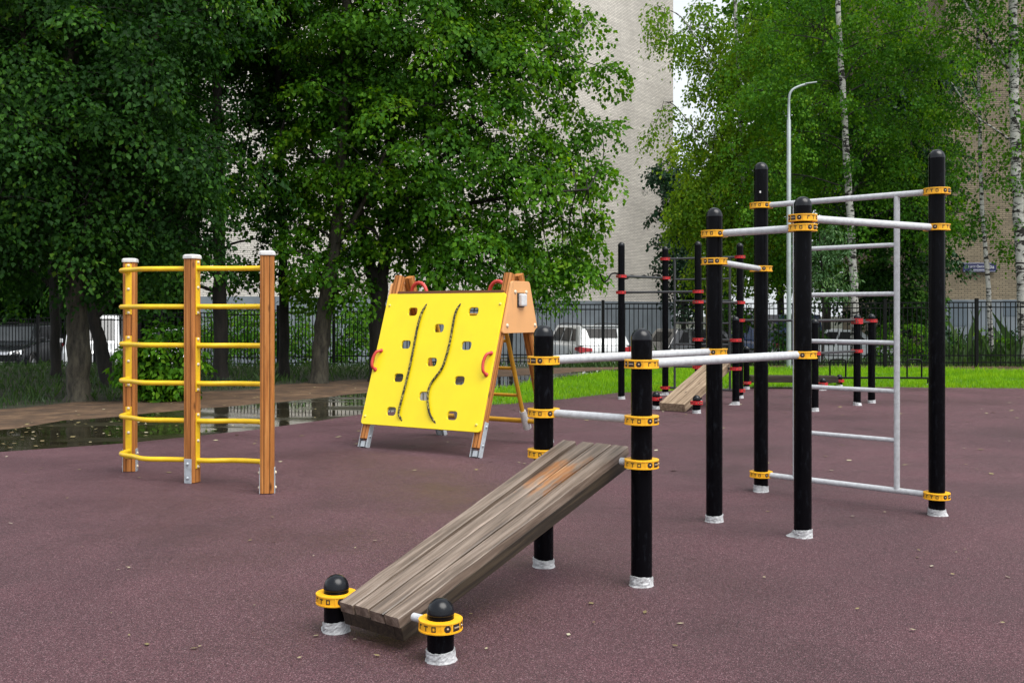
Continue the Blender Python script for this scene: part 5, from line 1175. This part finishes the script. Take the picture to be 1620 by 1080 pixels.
tree('birch_tree', 'yellow-green weeping birch by the sky gap beside the cream wall', 'tree', (*W(1172, 500, 38)[:2], -.65), [pxpath([(1172, 590), (1173, 400), (1172, 200), (1166, 80), (1160, -80)], 38, .12, .05), pxpath([(1170, 160), (1120, 90), (1080, 30), (1045, 10)], 38, .04, .015, -1), pxpath([(1172, 280), (1120, 230), (1070, 170), (1050, 160)], 38, .04, .012, -1)],
     lob(38, (1180, 330, 2.0), (1150, 250, 1.5, 0, 1.1, .7), (1110, 275, 1.1), (1125, 150, .8, 0, 1.2, .9), (1160, 130, 1.2, 0, 1, .8), (1190, 60, 1.4, 0, 1, .8), (1115, 40, 1.0, 0, 1, .9), (1145, 70, .9, 0, 1, .8), (1096, 250, .6), (1102, 195, .42), (1092, 20, .6), (1085, 75, .3), (1098, 140, .22), (1090, 300, .5), (1088, 215, .2), (1130, 215, .9), (1095, 330, .8), (1112, 100, .5), (1045, 15, .55, -.8, .9, 1.2), (1038, 55, .32, -.8, 1.4, 1.3), (1075, 55, .6, -.8, 1.2), (1058, 165, .38, -.8, 1.3), (1035, 205, .5, -.8, .9), (1060, 225, .6, -.8), (1090, 330, 1.3), (1200, 200, 1.5, 0, 1, .8), (1220, 400, 1.5), (1130, 400, 1.5)), M['leaf_yellow'], M['birch'], seed=44, group=BG, size=.12, per=90, dens=14, sig=.42, hang=.5, limb_r=.012)
tree('birch_tree', 'grey birch trunk just left of the full green birch', 'tree', (*W(1307, 500, 36)[:2], -.65), [pxpath([(1308, 590), (1308, 450), (1306, 300), (1304, 150), (1300, -60)], 36, .15, .08)],
     lob(36, (1250, 100, 2.4), (1340, 130, 2.4), (1260, 260, 1.9), (1240, 380, 1.6), (1340, 400, 1.5), (1310, -100, 3), (1420, 20, 2.6), (1290, 440, 1.2), (1210, 40, 1.5, 0, 1, .7)), M['leaf_birch'], M['barkmoss'], seed=45, group=BG, size=.12, per=80, dens=8, sig=.5, hang=.3, limb_r=.018)
# dark trees
tree('maple_tree', 'dark green tree against the right end of the cream wall', 'tree', (*W(1078, 500, 44)[:2], -.65), [pxpath([(1082, 560), (1080, 420), (1076, 300)], 44, .12, .05)], lob(44, (1066, 275, 1.2), (1085, 330, 1.4), (1045, 285, .55), (1090, 400, 1.6), (1105, 300, 1.2), (1090, 455, 1.4), (1125, 370, 1.5), (1060, 330, .5)), M['leaf_spruce'], M['barkdark'], seed=50, size=.16, per=80, dens=14, sig=.45, limb_r=.02)
DG = 'dark trees behind the right fence'
for i, (x, d, Ls, sd, lab) in enumerate([(1440, 34, [(1440, 250, 2.0), (1420, 380, 1.7), (1470, 330, 1.5), (1450, 470, 1.2), (1400, 470, 1.1), (1390, 300, 1.5)], 51, 'dark dense tree behind the right rail of the white ladder'), (1395, 37, [(1390, 180, 2.4), (1380, 330, 1.8), (1350, 450, 1.3), (1410, 540, .8)], 52, 'dark bushy tree deep behind the white birch trunk'), (1480, 36, [(1470, 140, 1.5), (1470, 420, 1.1), (1465, 520, .9), (1465, 270, 1.4)], 53, 'dark tree in front of the left edge of the tan building')]):
    tree('maple_tree', lab, 'tree', (*W(x, 500, d)[:2], -.65), [pxpath([(x, 590), (x + 3, 400), (x, 200)], d, .1, .05)], lob(d, *Ls), M['leaf_spruce'] if i != 0 else M['leaf_dark'], M['barkdark'], seed=sd, group=DG, size=.14, per=90, dens=13, sig=.45, limb_r=.02)
tree('rowan_tree', 'pale feathery rowan sapling behind the lower ladder rungs', 'tree', (*W(1300, 500, 29.2)[:2], -.4), [pxpath([(1300, 590), (1302, 500), (1300, 420), (1296, 370)], 29.2, .035, .015)], lob(29.2, (1290, 400, .6), (1325, 410, .55), (1275, 430, .5), (1310, 370, .5), (1340, 385, .35), (1300, 450, .55), (1265, 395, .4), (1330, 450, .4)), M['leaf_rowan'], M['barkdark'], seed=55, size=.13, asp=.36, per=44, dens=40, sig=.26, hang=.08, limb_r=.01)
RG_ = 'bushes behind the right fence'
for i, (x, y, d, r, sd, lab) in enumerate([(1515, 545, 38, .9, 67, 'dark hedge plant against the tan brick wall, below the street sign'), (1562, 545, 38.5, .95, 68, 'dark hedge plant at the tan wall, behind the thin birch'), (1612, 548, 38, .95, 69, 'dark hedge plant at the tan wall, behind the stout birch'), (1425, 540, 30, .8, 61, 'dark bush behind the fence just left of the tallest black post'), (1510, 560, 30.5, .6, 62, 'low bush behind the fence under the street sign'), (1590, 555, 31, .7, 63, 'low bush behind the fence between the two right birches'), (1250, 520, 33, .9, 64, 'dark bush behind the fence at the lamp pole'), (1160, 490, 37, 1.0, 65, 'bush behind the fence above the black car'), (1470, 545, 33, .8, 66, 'dark bush behind the tallest black post')]):
    shrub('leafy_bush', lab, x, d, [(x, y, r), (x - 22, y + 12, r * .7), (x + 24, y + 8, r * .75), (x + 4, y + 22, r * .6)], M['leaf_dark'] if i % 2 == 0 else M['leaf_mid'], sd, zb=-.65, size=.11, group=RG_, dens=26)
FG = 'far trees between the two buildings'
for i, (x, d, sd) in enumerate(((1235, 62, 71), (1345, 66, 72), (1450, 60, 73), (1150, 72, 74))):
    k = 40 / d
    tree('poplar_tree', ['far tree seen past the lamp pole', 'far tree seen behind the white birch trunk', 'far tree seen left of the tan building', 'far low tree at the foot of the sky gap'][i], 'tree', (*W(x, 500, d)[:2], -.65), [pxpath([(x, 540), (x, 400), (x, 200)], d, .25, .1)],
         lob(d, *([(x, 120, 4.2), (x - 40, 260, 3.6), (x + 45, 240, 3.6), (x, 380, 3.2), (x, 0, 4)] if i < 3 else [(x, 400, 3.0), (x - 40, 450, 2.0), (x + 40, 330, 2.6)])), M['leaf_mid'], M['barkdark'], seed=sd, group=FG, size=.28, per=60, dens=5, sig=1.0, limb_r=.04)
print('leaves', NLEAF[0], 'objects', len(bpy.data.objects))
